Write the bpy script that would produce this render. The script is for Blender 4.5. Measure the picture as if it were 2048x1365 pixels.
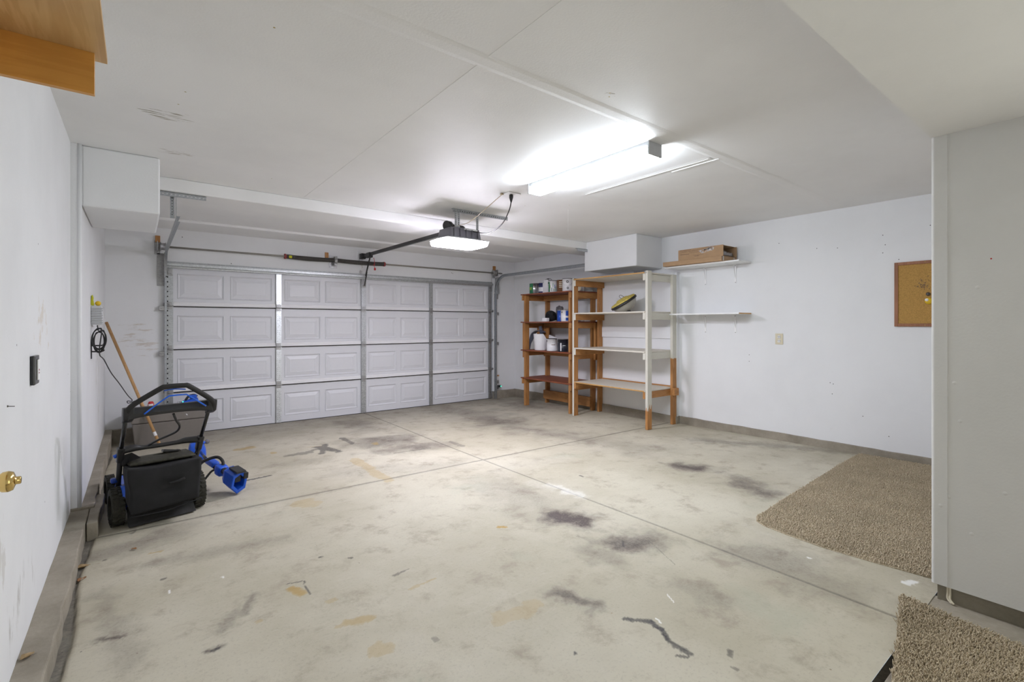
import bpy, bmesh, math, random
import numpy as np
from mathutils import Vector, Matrix, noise

for o in list(bpy.data.objects):
    bpy.data.objects.remove(o)
C = bpy.context.scene.collection
SC = bpy.context.scene
R = random.Random(7)

# ------------------------------------------------------------------ camera
HC = 1.38
YAW = math.atan2(748.0, 963.5)
cd = bpy.data.cameras.new('camera')
cam = bpy.data.objects.new('camera', cd)
C.objects.link(cam)
cam.location = (0, 0, HC)
cam.rotation_euler = (math.pi / 2, 0, -YAW)
cd.sensor_width = 36.0
cd.lens = 963.5 / 2048 * 36.0
cd.shift_y = -(682.5 - 648.5) / 2048
cd.clip_start = 0.02
SC.camera = cam

# ------------------------------------------------------------------ light and exposure
SC.view_settings.view_transform = 'Standard'
SC.view_settings.look = 'None'
SC.view_settings.exposure = 0.36
SC.view_settings.gamma = 1.0
SC.view_settings.use_curve_mapping = False
w = bpy.data.worlds.new('world')
SC.world = w
w.use_nodes = True
w.node_tree.nodes['Background'].inputs[0].default_value = (0.75, 0.85, 1.0, 1)
w.node_tree.nodes['Background'].inputs[1].default_value = 0.6
SC.cycles.max_bounces = 8
SC.cycles.diffuse_bounces = 5
SC.cycles.glossy_bounces = 3
SC.cycles.adaptive_threshold = 0.03
SC.cycles.sample_clamp_indirect = 6.0
SC.cycles.use_denoising = True

def area_light(name, loc, rot, sx, sy, power, color):
    l = bpy.data.lights.new(name, 'AREA')
    l.shape = 'RECTANGLE'; l.size = sx; l.size_y = sy
    l.energy = power; l.color = color
    o = bpy.data.objects.new(name, l); C.objects.link(o)
    o.location = loc; o.rotation_euler = rot
    return o
# added fill light in an invented entry wall opening, behind the camera's right shoulder
area_light('added_entry_fill', (3.10, -1.10, 1.12), (0, math.radians(90), 0), 1.95, 1.15, 20.0, (1.0, 1.0, 0.88))
# light of the opener lamp and the ceiling fixture comes from their glowing lenses
LENS_E = 92.0
TUBE_E = 58.0

# ------------------------------------------------------------------ materials
MATS = {}
def N(nt, typ, **kw):
    n = nt.nodes.new(typ)
    for k, v in kw.items():
        if k == 'inp':
            for kk, vv in v.items():
                n.inputs[kk].default_value = vv
        else:
            setattr(n, k, v)
    return n
def newmat(name):
    m = bpy.data.materials.new(name); m.use_nodes = True
    MATS[name] = m
    nt = m.node_tree
    b = nt.nodes['Principled BSDF']
    return m, nt, b
def plain(name, col, rough=0.5, metal=0.0, var=0.06, scale=30, bump=0.0, bscale=200, spec=0.5, emis=None, es=0, trans=0):
    m, nt, b = newmat(name)
    tc = N(nt, 'ShaderNodeTexCoord')
    nz = N(nt, 'ShaderNodeTexNoise', inp={'Scale': scale, 'Detail': 4.0})
    nt.links.new(tc.outputs['Object'], nz.inputs['Vector'])
    mx = N(nt, 'ShaderNodeMix', data_type='RGBA')
    mx.inputs[6].default_value = (*[max(0, c * (1 - var * 2)) for c in col], 1)
    mx.inputs[7].default_value = (*[min(1, c * (1 + var)) for c in col], 1)
    nt.links.new(nz.outputs['Fac'], mx.inputs[0])
    nt.links.new(mx.outputs[2], b.inputs['Base Color'])
    b.inputs['Roughness'].default_value = rough
    b.inputs['Metallic'].default_value = metal
    b.inputs['Specular IOR Level'].default_value = spec
    if trans: b.inputs['Transmission Weight'].default_value = trans
    if bump:
        n2 = N(nt, 'ShaderNodeTexNoise', inp={'Scale': bscale, 'Detail': 3.0})
        nt.links.new(tc.outputs['Object'], n2.inputs['Vector'])
        bp = N(nt, 'ShaderNodeBump', inp={'Strength': bump, 'Distance': 0.002})
        nt.links.new(n2.outputs['Fac'], bp.inputs['Height'])
        nt.links.new(bp.outputs[0], b.inputs['Normal'])
    if emis:
        b.inputs['Emission Color'].default_value = (*emis, 1)
        b.inputs['Emission Strength'].default_value = es
    return m
def math_n(nt, op, a, b=None, clamp=False):
    n = N(nt, 'ShaderNodeMath', operation=op, use_clamp=clamp)
    for i, v in enumerate((a, b)):
        if v is None: continue
        if hasattr(v, 'links'): nt.links.new(v, n.inputs[i])
        else: n.inputs[i].default_value = v
    return n.outputs[0]
def maprange(nt, v, a, b, c=0.0, d=1.0):
    n = N(nt, 'ShaderNodeMapRange', interpolation_type='SMOOTHSTEP')
    nt.links.new(v, n.inputs[0])
    for i, x in zip((1, 2, 3, 4), (a, b, c, d)): n.inputs[i].default_value = x
    return n.outputs[0]
def mixc(nt, fac, a, b):
    n = N(nt, 'ShaderNodeMix', data_type='RGBA')
    for i, v in ((0, fac), (6, a), (7, b)):
        if hasattr(v, 'links'): nt.links.new(v, n.inputs[i])
        elif i == 0: n.inputs[0].default_value = v
        else: n.inputs[i].default_value = (*v, 1)
    return n.outputs[2]
def scaled(nt, out, s, loc=(0, 0, 0)):
    n = N(nt, 'ShaderNodeMapping'); n.inputs['Scale'].default_value = s; n.inputs['Location'].default_value = loc
    nt.links.new(out, n.inputs['Vector']); return n.outputs[0]

def wall_paint(name, col, marks=(), grime=0.05):
    """white paint on drywall: roller texture, faint grime, scuffs at given places (x,y,z,rx,ry,rz,stretch)"""
    m, nt, b = newmat(name)
    tc = N(nt, 'ShaderNodeTexCoord').outputs['Object']
    n1 = N(nt, 'ShaderNodeTexNoise', inp={'Scale': 1.3, 'Detail': 6.0, 'Roughness': 0.6}); nt.links.new(tc, n1.inputs['Vector'])
    f = maprange(nt, n1.outputs['Fac'], 0.35, 0.75)
    c = mixc(nt, f, col, tuple(x * (1 - grime) for x in col))
    n2 = N(nt, 'ShaderNodeTexNoise', inp={'Scale': 9.0, 'Detail': 8.0, 'Roughness': 0.75}); nt.links.new(scaled(nt, tc, (1, 1, 0.35)), n2.inputs['Vector'])
    c = mixc(nt, maprange(nt, n2.outputs['Fac'], 0.66, 0.8, 0, 0.35), c, (0.42, 0.37, 0.28))
    for (x, y, z, rx, ry, rz, sc, st, mc) in marks:
        v = N(nt, 'ShaderNodeVectorMath', operation='SUBTRACT'); nt.links.new(tc, v.inputs[0]); v.inputs[1].default_value = (x, y, z)
        v2 = N(nt, 'ShaderNodeVectorMath', operation='DIVIDE'); nt.links.new(v.outputs[0], v2.inputs[0]); v2.inputs[1].default_value = (rx, ry, rz)
        ln = N(nt, 'ShaderNodeVectorMath', operation='LENGTH'); nt.links.new(v2.outputs[0], ln.inputs[0])
        msk = maprange(nt, ln.outputs['Value'], 1.0, 0.2)
        n3 = N(nt, 'ShaderNodeTexNoise', inp={'Scale': 10.0, 'Detail': 6.0, 'Roughness': 0.7}); nt.links.new(scaled(nt, tc, sc), n3.inputs['Vector'])
        k = math_n(nt, 'ADD', n3.outputs['Fac'], math_n(nt, 'MULTIPLY', msk, 0.22))
        f2 = maprange(nt, k, 0.72, 0.8, 0, st)
        f2 = math_n(nt, 'MULTIPLY', f2, maprange(nt, msk, 0.0, 0.2))
        c = mixc(nt, f2, c, mc)
    nt.links.new(c, b.inputs['Base Color'])
    b.inputs['Roughness'].default_value = 0.55
    b.inputs['Specular IOR Level'].default_value = 0.3
    n4 = N(nt, 'ShaderNodeTexNoise', inp={'Scale': 90.0, 'Detail': 3.0}); nt.links.new(tc, n4.inputs['Vector'])
    n5 = N(nt, 'ShaderNodeTexNoise', inp={'Scale': 2.2, 'Detail': 2.0}); nt.links.new(tc, n5.inputs['Vector'])
    h = math_n(nt, 'ADD', n4.outputs['Fac'], math_n(nt, 'MULTIPLY', n5.outputs['Fac'], 6.0))
    bp = N(nt, 'ShaderNodeBump', inp={'Strength': 0.25, 'Distance': 0.002}); nt.links.new(h, bp.inputs['Height'])
    nt.links.new(bp.outputs[0], b.inputs['Normal'])
    return m

def wood(name, c1, c2, axis, rough=0.6, ringscale=14, paint=None, paint_rule=None, figure=1.0):
    m, nt, b = newmat(name)
    tc = N(nt, 'ShaderNodeTexCoord').outputs['Object']
    s = [1.0, 1.0, 1.0]; s[axis] = 0.09
    v = scaled(nt, tc, tuple(x * ringscale for x in s))
    n1 = N(nt, 'ShaderNodeTexNoise', inp={'Scale': 1.0, 'Detail': 5.0, 'Roughness': 0.6, 'Distortion': 0.8 * figure}); nt.links.new(v, n1.inputs['Vector'])
    rg = math_n(nt, 'SINE', math_n(nt, 'MULTIPLY', n1.outputs['Fac'], 38.0))
    f = maprange(nt, rg, -1, 1)
    n2 = N(nt, 'ShaderNodeTexNoise', inp={'Scale': 12.0, 'Detail': 4.0}); nt.links.new(v, n2.inputs['Vector'])
    f = math_n(nt, 'ADD', math_n(nt, 'MULTIPLY', f, 0.55), math_n(nt, 'MULTIPLY', n2.outputs['Fac'], 0.5), True)
    c = mixc(nt, f, c1, c2)
    n3 = N(nt, 'ShaderNodeTexNoise', inp={'Scale': 3.0, 'Detail': 2.0}); nt.links.new(tc, n3.inputs['Vector'])
    c = mixc(nt, maprange(nt, n3.outputs['Fac'], 0.4, 0.7, 0, 0.35), c, tuple(x * 0.62 for x in c2))
    if paint:
        pn = N(nt, 'ShaderNodeTexNoise', inp={'Scale': 9.0, 'Detail': 5.0}); nt.links.new(scaled(nt, tc, (1.6, 1.6, 0.25)), pn.inputs['Vector'])
        pf = N(nt, 'ShaderNodeTexNoise', inp={'Scale': 60.0, 'Detail': 5.0}); nt.links.new(tc, pf.inputs['Vector'])
        pc = mixc(nt, pf.outputs['Fac'], tuple(x * 0.9 for x in paint), paint)
        if paint_rule is None:
            k = maprange(nt, pf.outputs['Fac'], 0.24, 0.32)
        else:       # brush stops at about this height
            sp = N(nt, 'ShaderNodeSeparateXYZ'); nt.links.new(tc, sp.inputs[0])
            hh = math_n(nt, 'ADD', sp.outputs[2], math_n(nt, 'MULTIPLY', pn.outputs['Fac'], paint_rule[1]))
            k = maprange(nt, hh, paint_rule[0], paint_rule[0] + 0.015)
        c = mixc(nt, k, c, pc)
    nt.links.new(c, b.inputs['Base Color'])
    b.inputs['Roughness'].default_value = rough
    bp = N(nt, 'ShaderNodeBump', inp={'Strength': 0.25, 'Distance': 0.001}); nt.links.new(f, bp.inputs['Height'])
    nt.links.new(bp.outputs[0], b.inputs['Normal'])
    return m

def galvanised(name, col=(0.55, 0.58, 0.6), rough=0.38):
    m, nt, b = newmat(name)
    tc = N(nt, 'ShaderNodeTexCoord').outputs['Object']
    vo = N(nt, 'ShaderNodeTexVoronoi', inp={'Scale': 70.0}); nt.links.new(tc, vo.inputs['Vector'])
    hs = N(nt, 'ShaderNodeSeparateXYZ'); nt.links.new(vo.outputs['Color'], hs.inputs[0])
    c = mixc(nt, hs.outputs[0], tuple(x * 0.86 for x in col), tuple(min(1, x * 1.1) for x in col))
    nt.links.new(c, b.inputs['Base Color'])
    b.inputs['Metallic'].default_value = 0.85
    nt.links.new(math_n(nt, 'ADD', math_n(nt, 'MULTIPLY', hs.outputs[1], 0.07), rough), b.inputs['Roughness'])
    return m

def concrete(name, c1, c2, bump=0.4):
    m, nt, b = newmat(name)
    tc = N(nt, 'ShaderNodeTexCoord').outputs['Object']
    n1 = N(nt, 'ShaderNodeTexNoise', inp={'Scale': 3.0, 'Detail': 8.0, 'Roughness': 0.65}); nt.links.new(tc, n1.inputs['Vector'])
    n2 = N(nt, 'ShaderNodeTexNoise', inp={'Scale': 60.0, 'Detail': 4.0}); nt.links.new(tc, n2.inputs['Vector'])
    f = math_n(nt, 'ADD', math_n(nt, 'MULTIPLY', maprange(nt, n1.outputs['Fac'], 0.3, 0.7), 0.75), math_n(nt, 'MULTIPLY', n2.outputs['Fac'], 0.3), True)
    c = mixc(nt, f, c1, c2)
    n3 = N(nt, 'ShaderNodeTexNoise', inp={'Scale': 22.0, 'Detail': 6.0, 'Roughness': 0.8}); nt.links.new(tc, n3.inputs['Vector'])
    c = mixc(nt, maprange(nt, n3.outputs['Fac'], 0.66, 0.74, 0, 0.6), c, (0.6, 0.57, 0.5))
    nt.links.new(c, b.inputs['Base Color'])
    b.inputs['Roughness'].default_value = 0.85
    h = math_n(nt, 'ADD', n2.outputs['Fac'], math_n(nt, 'MULTIPLY', n1.outputs['Fac'], 4.0))
    bp = N(nt, 'ShaderNodeBump', inp={'Strength': bump, 'Distance': 0.004}); nt.links.new(h, bp.inputs['Height'])
    nt.links.new(bp.outputs[0], b.inputs['Normal'])
    return m

def floor_mat():
    m, nt, b = newmat('stained_concrete_floor')
    tc = N(nt, 'ShaderNodeTexCoord').outputs['Object']
    at = N(nt, 'ShaderNodeAttribute', attribute_name='stain')
    sp = N(nt, 'ShaderNodeSeparateColor'); nt.links.new(at.outputs['Color'], sp.inputs[0])
    S, D, T, W = sp.outputs[0], sp.outputs[1], sp.outputs[2], at.outputs['Alpha']
    def noi(scale, det=6.0, ro=0.6, vec=tc, dist=0.0):
        n = N(nt, 'ShaderNodeTexNoise', inp={'Scale': scale, 'Detail': det, 'Roughness': ro, 'Distortion': dist}); nt.links.new(vec, n.inputs['Vector']); return n.outputs['Fac']
    big = noi(0.7, 7.0, 0.6); mid = noi(4.5, 10.0, 0.72, dist=0.15); fine = noi(70, 5.0, 0.7); swirl = noi(11.0, 8.0, 0.78, scaled(nt, tc, (0.45, 1.5, 1)), 0.5)
    c = mixc(nt, maprange(nt, big, 0.35, 0.65), (0.425, 0.39, 0.295), (0.54, 0.505, 0.405))
    c = mixc(nt, maprange(nt, mid, 0.5, 0.70, 0, 0.8), c, (0.33, 0.285, 0.22))
    c = mixc(nt, maprange(nt, swirl, 0.52, 0.75, 0, 0.35), c, (0.56, 0.53, 0.44))
    c = mixc(nt, maprange(nt, fine, 0.5, 0.75, 0, 0.4), c, (0.28, 0.25, 0.2))
    # green algae cast and dirt blotches
    c = mixc(nt, maprange(nt, noi(1.6, 5, 0.6, scaled(nt, tc, (1, 1, 1), (5, 3, 0))), 0.58, 0.72, 0, 0.3), c, (0.38, 0.40, 0.31))
    # small specks and chips
    vo = N(nt, 'ShaderNodeTexVoronoi', inp={'Scale': 16.0, 'Randomness': 1.0}); nt.links.new(scaled(nt, tc, (1, 1, 0)), vo.inputs['Vector'])
    hs = N(nt, 'ShaderNodeSeparateColor'); nt.links.new(vo.outputs['Color'], hs.inputs[0])
    rad = math_n(nt, 'MULTIPLY', maprange(nt, hs.outputs[0], 0.86, 1.0), 0.075)
    d = math_n(nt, 'SUBTRACT', math_n(nt, 'ADD', rad, math_n(nt, 'MULTIPLY', math_n(nt, 'SUBTRACT', fine, 0.5), 0.05)), vo.outputs['Distance'])
    sk = math_n(nt, 'MULTIPLY', maprange(nt, d, 0.0, 0.02, 0, 0.75), maprange(nt, hs.outputs[0], 0.86, 0.88))
    c = mixc(nt, sk, c, mixc(nt, hs.outputs[1], (0.10, 0.09, 0.09), (0.34, 0.24, 0.13)))
    # soot, tyre dirt and a band of painted shade
    sv = math_n(nt, 'MULTIPLY', S, math_n(nt, 'ADD', math_n(nt, 'MULTIPLY', mid, 1.2), 0.55))
    sv = math_n(nt, 'ADD', sv, math_n(nt, 'MULTIPLY', math_n(nt, 'MULTIPLY', S, 1.2), math_n(nt, 'SUBTRACT', fine, 0.5)), True)
    c = mixc(nt, sv, c, (0.095, 0.075, 0.068))
    nn = math_n(nt, 'MULTIPLY', math_n(nt, 'SUBTRACT', noi(45, 5, 0.7), 0.5), 0.5)
    # oil tan puddles, dark spills with a painted shadow strip, paint marks: ragged edges come from the noise
    tv = maprange(nt, math_n(nt, 'ADD', T, math_n(nt, 'MULTIPLY', nn, T)), 0.12, 0.2)
    c = mixc(nt, math_n(nt, 'MULTIPLY', tv, math_n(nt, 'MULTIPLY', T, 1.0), True), c, (0.40, 0.27, 0.085))
    dk = math_n(nt, 'ADD', D, math_n(nt, 'MULTIPLY', nn, math_n(nt, 'MULTIPLY', D, 2.0)))
    dv = maprange(nt, dk, 0.12, 0.26)
    c = mixc(nt, math_n(nt, 'MULTIPLY', dv, dk, True), c, (0.045, 0.042, 0.045))
    wv = math_n(nt, 'MULTIPLY', maprange(nt, math_n(nt, 'ADD', W, math_n(nt, 'MULTIPLY', math_n(nt, 'MULTIPLY', nn, W), 4.0)), 0.05, 0.6), W, True)
    c = mixc(nt, wv, c, (0.82, 0.82, 0.8))
    nt.links.new(c, b.inputs['Base Color'])
    nt.links.new(maprange(nt, mid, 0.3, 0.7, 0.55, 0.75), b.inputs['Roughness'])
    b.inputs['Specular IOR Level'].default_value = 0.35
    h = math_n(nt, 'ADD', fine, math_n(nt, 'MULTIPLY', mid, 5.0))
    bp = N(nt, 'ShaderNodeBump', inp={'Strength': 0.25, 'Distance': 0.002}); nt.links.new(h, bp.inputs['Height'])
    nt.links.new(bp.outputs[0], b.inputs['Normal'])
    return m

def stripes_mat(name, bands, axis=2, rough=0.35, noise_amt=0.0, wood_col=None):
    """colour bands along z of the object: list of (z_from, colour), with a little blotchy print"""
    m, nt, b = newmat(name)
    tc = N(nt, 'ShaderNodeTexCoord').outputs['Object']
    sp = N(nt, 'ShaderNodeSeparateXYZ'); nt.links.new(tc, sp.inputs[0])
    z = sp.outputs[axis]
    c = bands[0][1]
    for zf, col in bands[1:]:
        g = N(nt, 'ShaderNodeMath', operation='GREATER_THAN'); nt.links.new(z, g.inputs[0]); g.inputs[1].default_value = zf
        c = mixc(nt, g.outputs[0], c, col)
    nt.links.new(c, b.inputs['Base Color']) if hasattr(c, 'links') else None
    b.inputs['Roughness'].default_value = rough
    return m

WHITE = (0.80, 0.81, 0.82)
m_wall = wall_paint('white_wall_paint', WHITE)
m_wall_left = wall_paint('white_wall_paint_scuffed', WHITE, marks=[(-0.36, 3.2, 1.35, .3, .5, .25, (1, 1, 1), .35, (.55, .42, .25)), (-0.31, 6.3, 1.1, .3, .7, 1.3, (1, .7, .3), .4, (.4, .36, .3)), (-0.36, 2.2, 0.6, .3, .5, .3, (1, 1, .4), .4, (.45, .42, .36)), (-.36, 2.7, 0.3, .3, .8, .25, (1, 1, .2), .5, (.3, .28, .25))], grime=0.07)
m_wall_back = wall_paint('white_wall_paint_back', WHITE, marks=[(0.0, 7.5, 1.2, .4, .3, .5, (.3, 1, 2.0), .45, (.45, .36, .25)), (2.78, 7.5, 2.3, .12, .3, .3, (1, 1, .7), .7, (.35, .33, .33))], grime=0.05)
m_ceil = wall_paint('white_ceiling_paint', (0.83, 0.83, 0.825), marks=[(0.13, 3.52, 2.62, .26, .2, .3, (.5, 4, 1), .95, (.28, .25, .19)), (0.2, 4.24, 2.62, .3, .09, .3, (.5, 5, 1), .9, (.3, .25, .19)), (2.02, 1.73, 2.62, .08, .05, .3, (2, 2, 1), .8, (.3, .28, .22)), (3.55, .25, 2.29, .3, .3, .3, (1.5, 1, 1), .7, (.5, .47, .3))], grime=0.06)
m_wall_entry = wall_paint('shade_tinted_wall_paint', (0.74, 0.74, 0.72), marks=[], grime=0.08)  # greyer than the other white walls: shade on this wall put into its colour
m_patch = plain('joint_compound_paint', (0.70, 0.70, 0.69), 0.6, var=0.02, bump=0.2, bscale=60)
m_conc = concrete('curb_concrete', (0.20, 0.175, 0.135), (0.37, 0.33, 0.265))
m_conc_dk = concrete('footing_concrete', (0.17, 0.15, 0.115), (0.29, 0.26, 0.20))
m_dirt = plain('gap_dirt', (0.10, 0.085, 0.065), 0.95, var=0.3, scale=60, bump=0.6)
m_floor = floor_mat()
m_door = plain('garage_door_steel', (0.72, 0.73, 0.76), 0.42, var=0.015, bump=0.12, bscale=260)
m_doorrail = plain('garage_door_rail', (0.86, 0.86, 0.87), 0.3, var=0.02)
m_galv_lit = galvanised('lit_galvanised_steel', (0.70, 0.73, 0.76), 0.34)  # brightened steel, carries the reflected light of one stile in its colour
m_galv_mid = galvanised('grey_galvanised_steel', (0.50, 0.52, 0.53), 0.40)
m_track = galvanised('dull_track_steel', (0.42, 0.44, 0.46), 0.42)
m_galv_dk = galvanised('worn_steel', (0.40, 0.40, 0.40), 0.42)
m_dkmetal = plain('oiled_spring_steel', (0.13, 0.12, 0.11), 0.4, 0.7)
m_shaft = plain('bare_steel_shaft', (0.42, 0.40, 0.36), 0.4, 0.8)
m_redcone = plain('red_painted_cone', (0.28, 0.05, 0.05), 0.5)
m_hole = plain('dark_hole', (0.03, 0.028, 0.028), 0.9)
m_black = plain('black_plastic', (0.018, 0.018, 0.019), 0.42, bump=0.08)
m_blackshine = plain('black_gloss_plastic', (0.012, 0.012, 0.013), 0.22)
m_rubber = plain('black_rubber', (0.022, 0.021, 0.02), 0.8, var=0.3, bump=0.4)
m_tyre = plain('grassy_tyre_rubber', (0.04, 0.038, 0.028), 0.9, var=0.4, scale=90, bump=0.6, bscale=120)
m_bag = plain('black_bag_cloth', (0.014, 0.014, 0.015), 0.9, var=0.4, scale=12, bump=0.5, bscale=600)
m_blue = plain('blue_plastic', (0.012, 0.10, 0.62), 0.38, var=0.1)
m_bluedk = plain('dark_blue_plastic', (0.01, 0.05, 0.32), 0.4, var=0.1)
m_bluecable = plain('blue_coated_rod', (0.015, 0.14, 0.75), 0.35)
m_olive = plain('grass_dusted_plastic', (0.045, 0.042, 0.026), 0.75, var=0.5, scale=60, bump=0.4)
m_red = plain('red_plastic', (0.5, 0.015, 0.02), 0.4)
m_green = plain('green_lamp', (0.05, 0.7, 0.45), 0.4, emis=(0.1, 1, 0.7), es=0.8)
m_grey = plain('grey_plastic', (0.46, 0.47, 0.48), 0.5)
m_ltgrey = plain('light_grey_plastic', (0.62, 0.63, 0.64), 0.5)
m_opener = plain('opener_housing', (0.16, 0.155, 0.18), 0.5)
m_brass = plain('polished_brass', (0.72, 0.52, 0.20), 0.18, 1.0, var=0.04)
m_tanwire = plain('tan_wire_sheath', (0.45, 0.36, 0.22), 0.6)
m_brassdk = plain('aged_brass', (0.42, 0.32, 0.12), 0.3, 1.0)
m_ivory = plain('ivory_plastic', (0.66, 0.60, 0.44), 0.45, var=0.02)
m_white = plain('white_enamel', (0.85, 0.85, 0.85), 0.4, var=0.02)
m_whitebrd = plain('white_shelf_laminate', (0.85, 0.86, 0.85), 0.35, var=0.02)
m_card = plain('cardboard', (0.42, 0.27, 0.15), 0.8, var=0.08, scale=20)
m_carddk = plain('cardboard_inside', (0.30, 0.19, 0.11), 0.85, var=0.1)
m_print = plain('carton_print', (0.16, 0.10, 0.07), 0.8)
m_tape = plain('torn_white_label', (0.8, 0.8, 0.82), 0.35, var=0.12, scale=200)
m_plasticwrap = plain('clear_plastic_wrap', (0.45, 0.42, 0.42), 0.15, var=0.5, scale=60, bump=1.0, bscale=90, spec=0.8)
m_tote = plain('taupe_plastic', (0.205, 0.185, 0.165), 0.55, var=0.05)
m_yellow = plain('yellow_plastic', (0.75, 0.50, 0.02), 0.5)
m_lime = plain('lime_sponge', (0.55, 0.55, 0.03), 0.8)
m_fuzz = plain('black_bristles', (0.012, 0.012, 0.013), 0.9)
m_greybag = plain('grey_bag_film', (0.16, 0.155, 0.16), 0.4, var=0.3, scale=50, bump=0.8, bscale=40)
m_insul = plain('yellow_insulation', (0.62, 0.50, 0.12), 0.9, var=0.35, scale=40, bump=1.0, bscale=60)
m_dome = plain('frosted_dome_glass', (0.46, 0.44, 0.38), 0.35, var=0.05)
m_canwhite = plain('white_can_label', (0.80, 0.80, 0.82), 0.35, var=0.02)
m_cangreen = plain('green_can_label', (0.03, 0.20, 0.09), 0.35)
m_canlime = plain('lime_can_label', (0.30, 0.50, 0.06), 0.4)
m_cannavy = plain('navy_can_label', (0.03, 0.035, 0.12), 0.35)
m_canblue = plain('blue_can_label', (0.02, 0.08, 0.40), 0.35)
m_canbrown = plain('brown_can_label', (0.20, 0.09, 0.04), 0.4, var=0.3, scale=80)
m_candark = plain('dark_can_label', (0.02, 0.022, 0.035), 0.35)
m_tin = plain('tin_metal', (0.60, 0.60, 0.62), 0.3, 0.9)
m_cream = plain('cream_paper_roll', (0.72, 0.66, 0.52), 0.8)
m_slate = plain('slate_grey_board', (0.13, 0.15, 0.20), 0.6, var=0.1)
m_lens = plain('glowing_lens', (1, 1, 1), 0.4, emis=(0.90, 0.87, 1.0), es=LENS_E)
m_tube = plain('glowing_diffuser', (1, 1, 1), 0.4, emis=(0.87, 0.94, 1.03), es=TUBE_E)
W1, W2 = (0.50, 0.25, 0.08), (0.36, 0.155, 0.045)
PNT = (0.66, 0.64, 0.56)
m_wz = wood('fir_post_wood', W1, W2, 2)
m_wx = wood('fir_rail_wood', W1, W2, 0)
m_wy = wood('fir_apron_wood', W1, W2, 1)
m_wzp = wood('whitewashed_post', W1, W2, 2, paint=PNT)
m_wxp = wood('whitewashed_rail', W1, W2, 0, paint=PNT)
m_wz_low = wood('half_painted_front_post', W1, W2, 2, paint=PNT, paint_rule=(0.62, 0.75))
m_wz_mid = wood('half_painted_rear_post', W1, W2, 2, paint=PNT, paint_rule=(0.97, 0.12))
m_redshelf = wood('reddish_shelf_board', (0.30, 0.085, 0.035), (0.20, 0.055, 0.025), 1)
m_ply = wood('plywood_shelf_board', (0.60, 0.47, 0.32), (0.50, 0.36, 0.22), 1, paint=(0.68, 0.64, 0.56))
m_plyedge = wood('plywood_edge', (0.62, 0.36, 0.12), (0.50, 0.26, 0.07), 1)
m_maple = wood('birch_plywood', (0.66, 0.44, 0.20), (0.52, 0.31, 0.12), 1, rough=0.4, ringscale=7, figure=2.0)
m_maple2 = wood('stained_cleat_wood', (0.66, 0.33, 0.07), (0.56, 0.26, 0.05), 0, rough=0.45, ringscale=6)
m_frame = wood('corkboard_frame_wood', (0.36, 0.16, 0.08), (0.27, 0.11, 0.05), 2)
m_handle = wood('broomstick_wood', (0.62, 0.38, 0.17), (0.48, 0.27, 0.11), 2)
m_cork = plain('cork', (0.50, 0.29, 0.08), 0.9, var=0.28, scale=110, bump=0.5, bscale=150)
m_corkwear = plain('worn_cork', (0.24, 0.15, 0.08), 0.95, var=0.3, scale=60)
def carpet_mat():
    m, nt, b = newmat('taupe_carpet_fibre')
    tc = N(nt, 'ShaderNodeTexCoord').outputs['Object']
    n1 = N(nt, 'ShaderNodeTexNoise', inp={'Scale': 160.0, 'Detail': 3.0}); nt.links.new(tc, n1.inputs['Vector'])
    n2 = N(nt, 'ShaderNodeTexNoise', inp={'Scale': 3.0, 'Detail': 4.0}); nt.links.new(tc, n2.inputs['Vector'])
    c = mixc(nt, maprange(nt, n1.outputs['Fac'], 0.35, 0.65), (0.35, 0.28, 0.185), (0.62, 0.53, 0.385))
    c = mixc(nt, maprange(nt, n2.outputs['Fac'], 0.4, 0.7, 0, 0.3), c, (0.31, 0.26, 0.18))
    nt.links.new(c, b.inputs['Base Color']); b.inputs['Roughness'].default_value = 0.95
    b.inputs['Specular IOR Level'].default_value = 0.1
    return m
m_carpet = carpet_mat()

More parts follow.
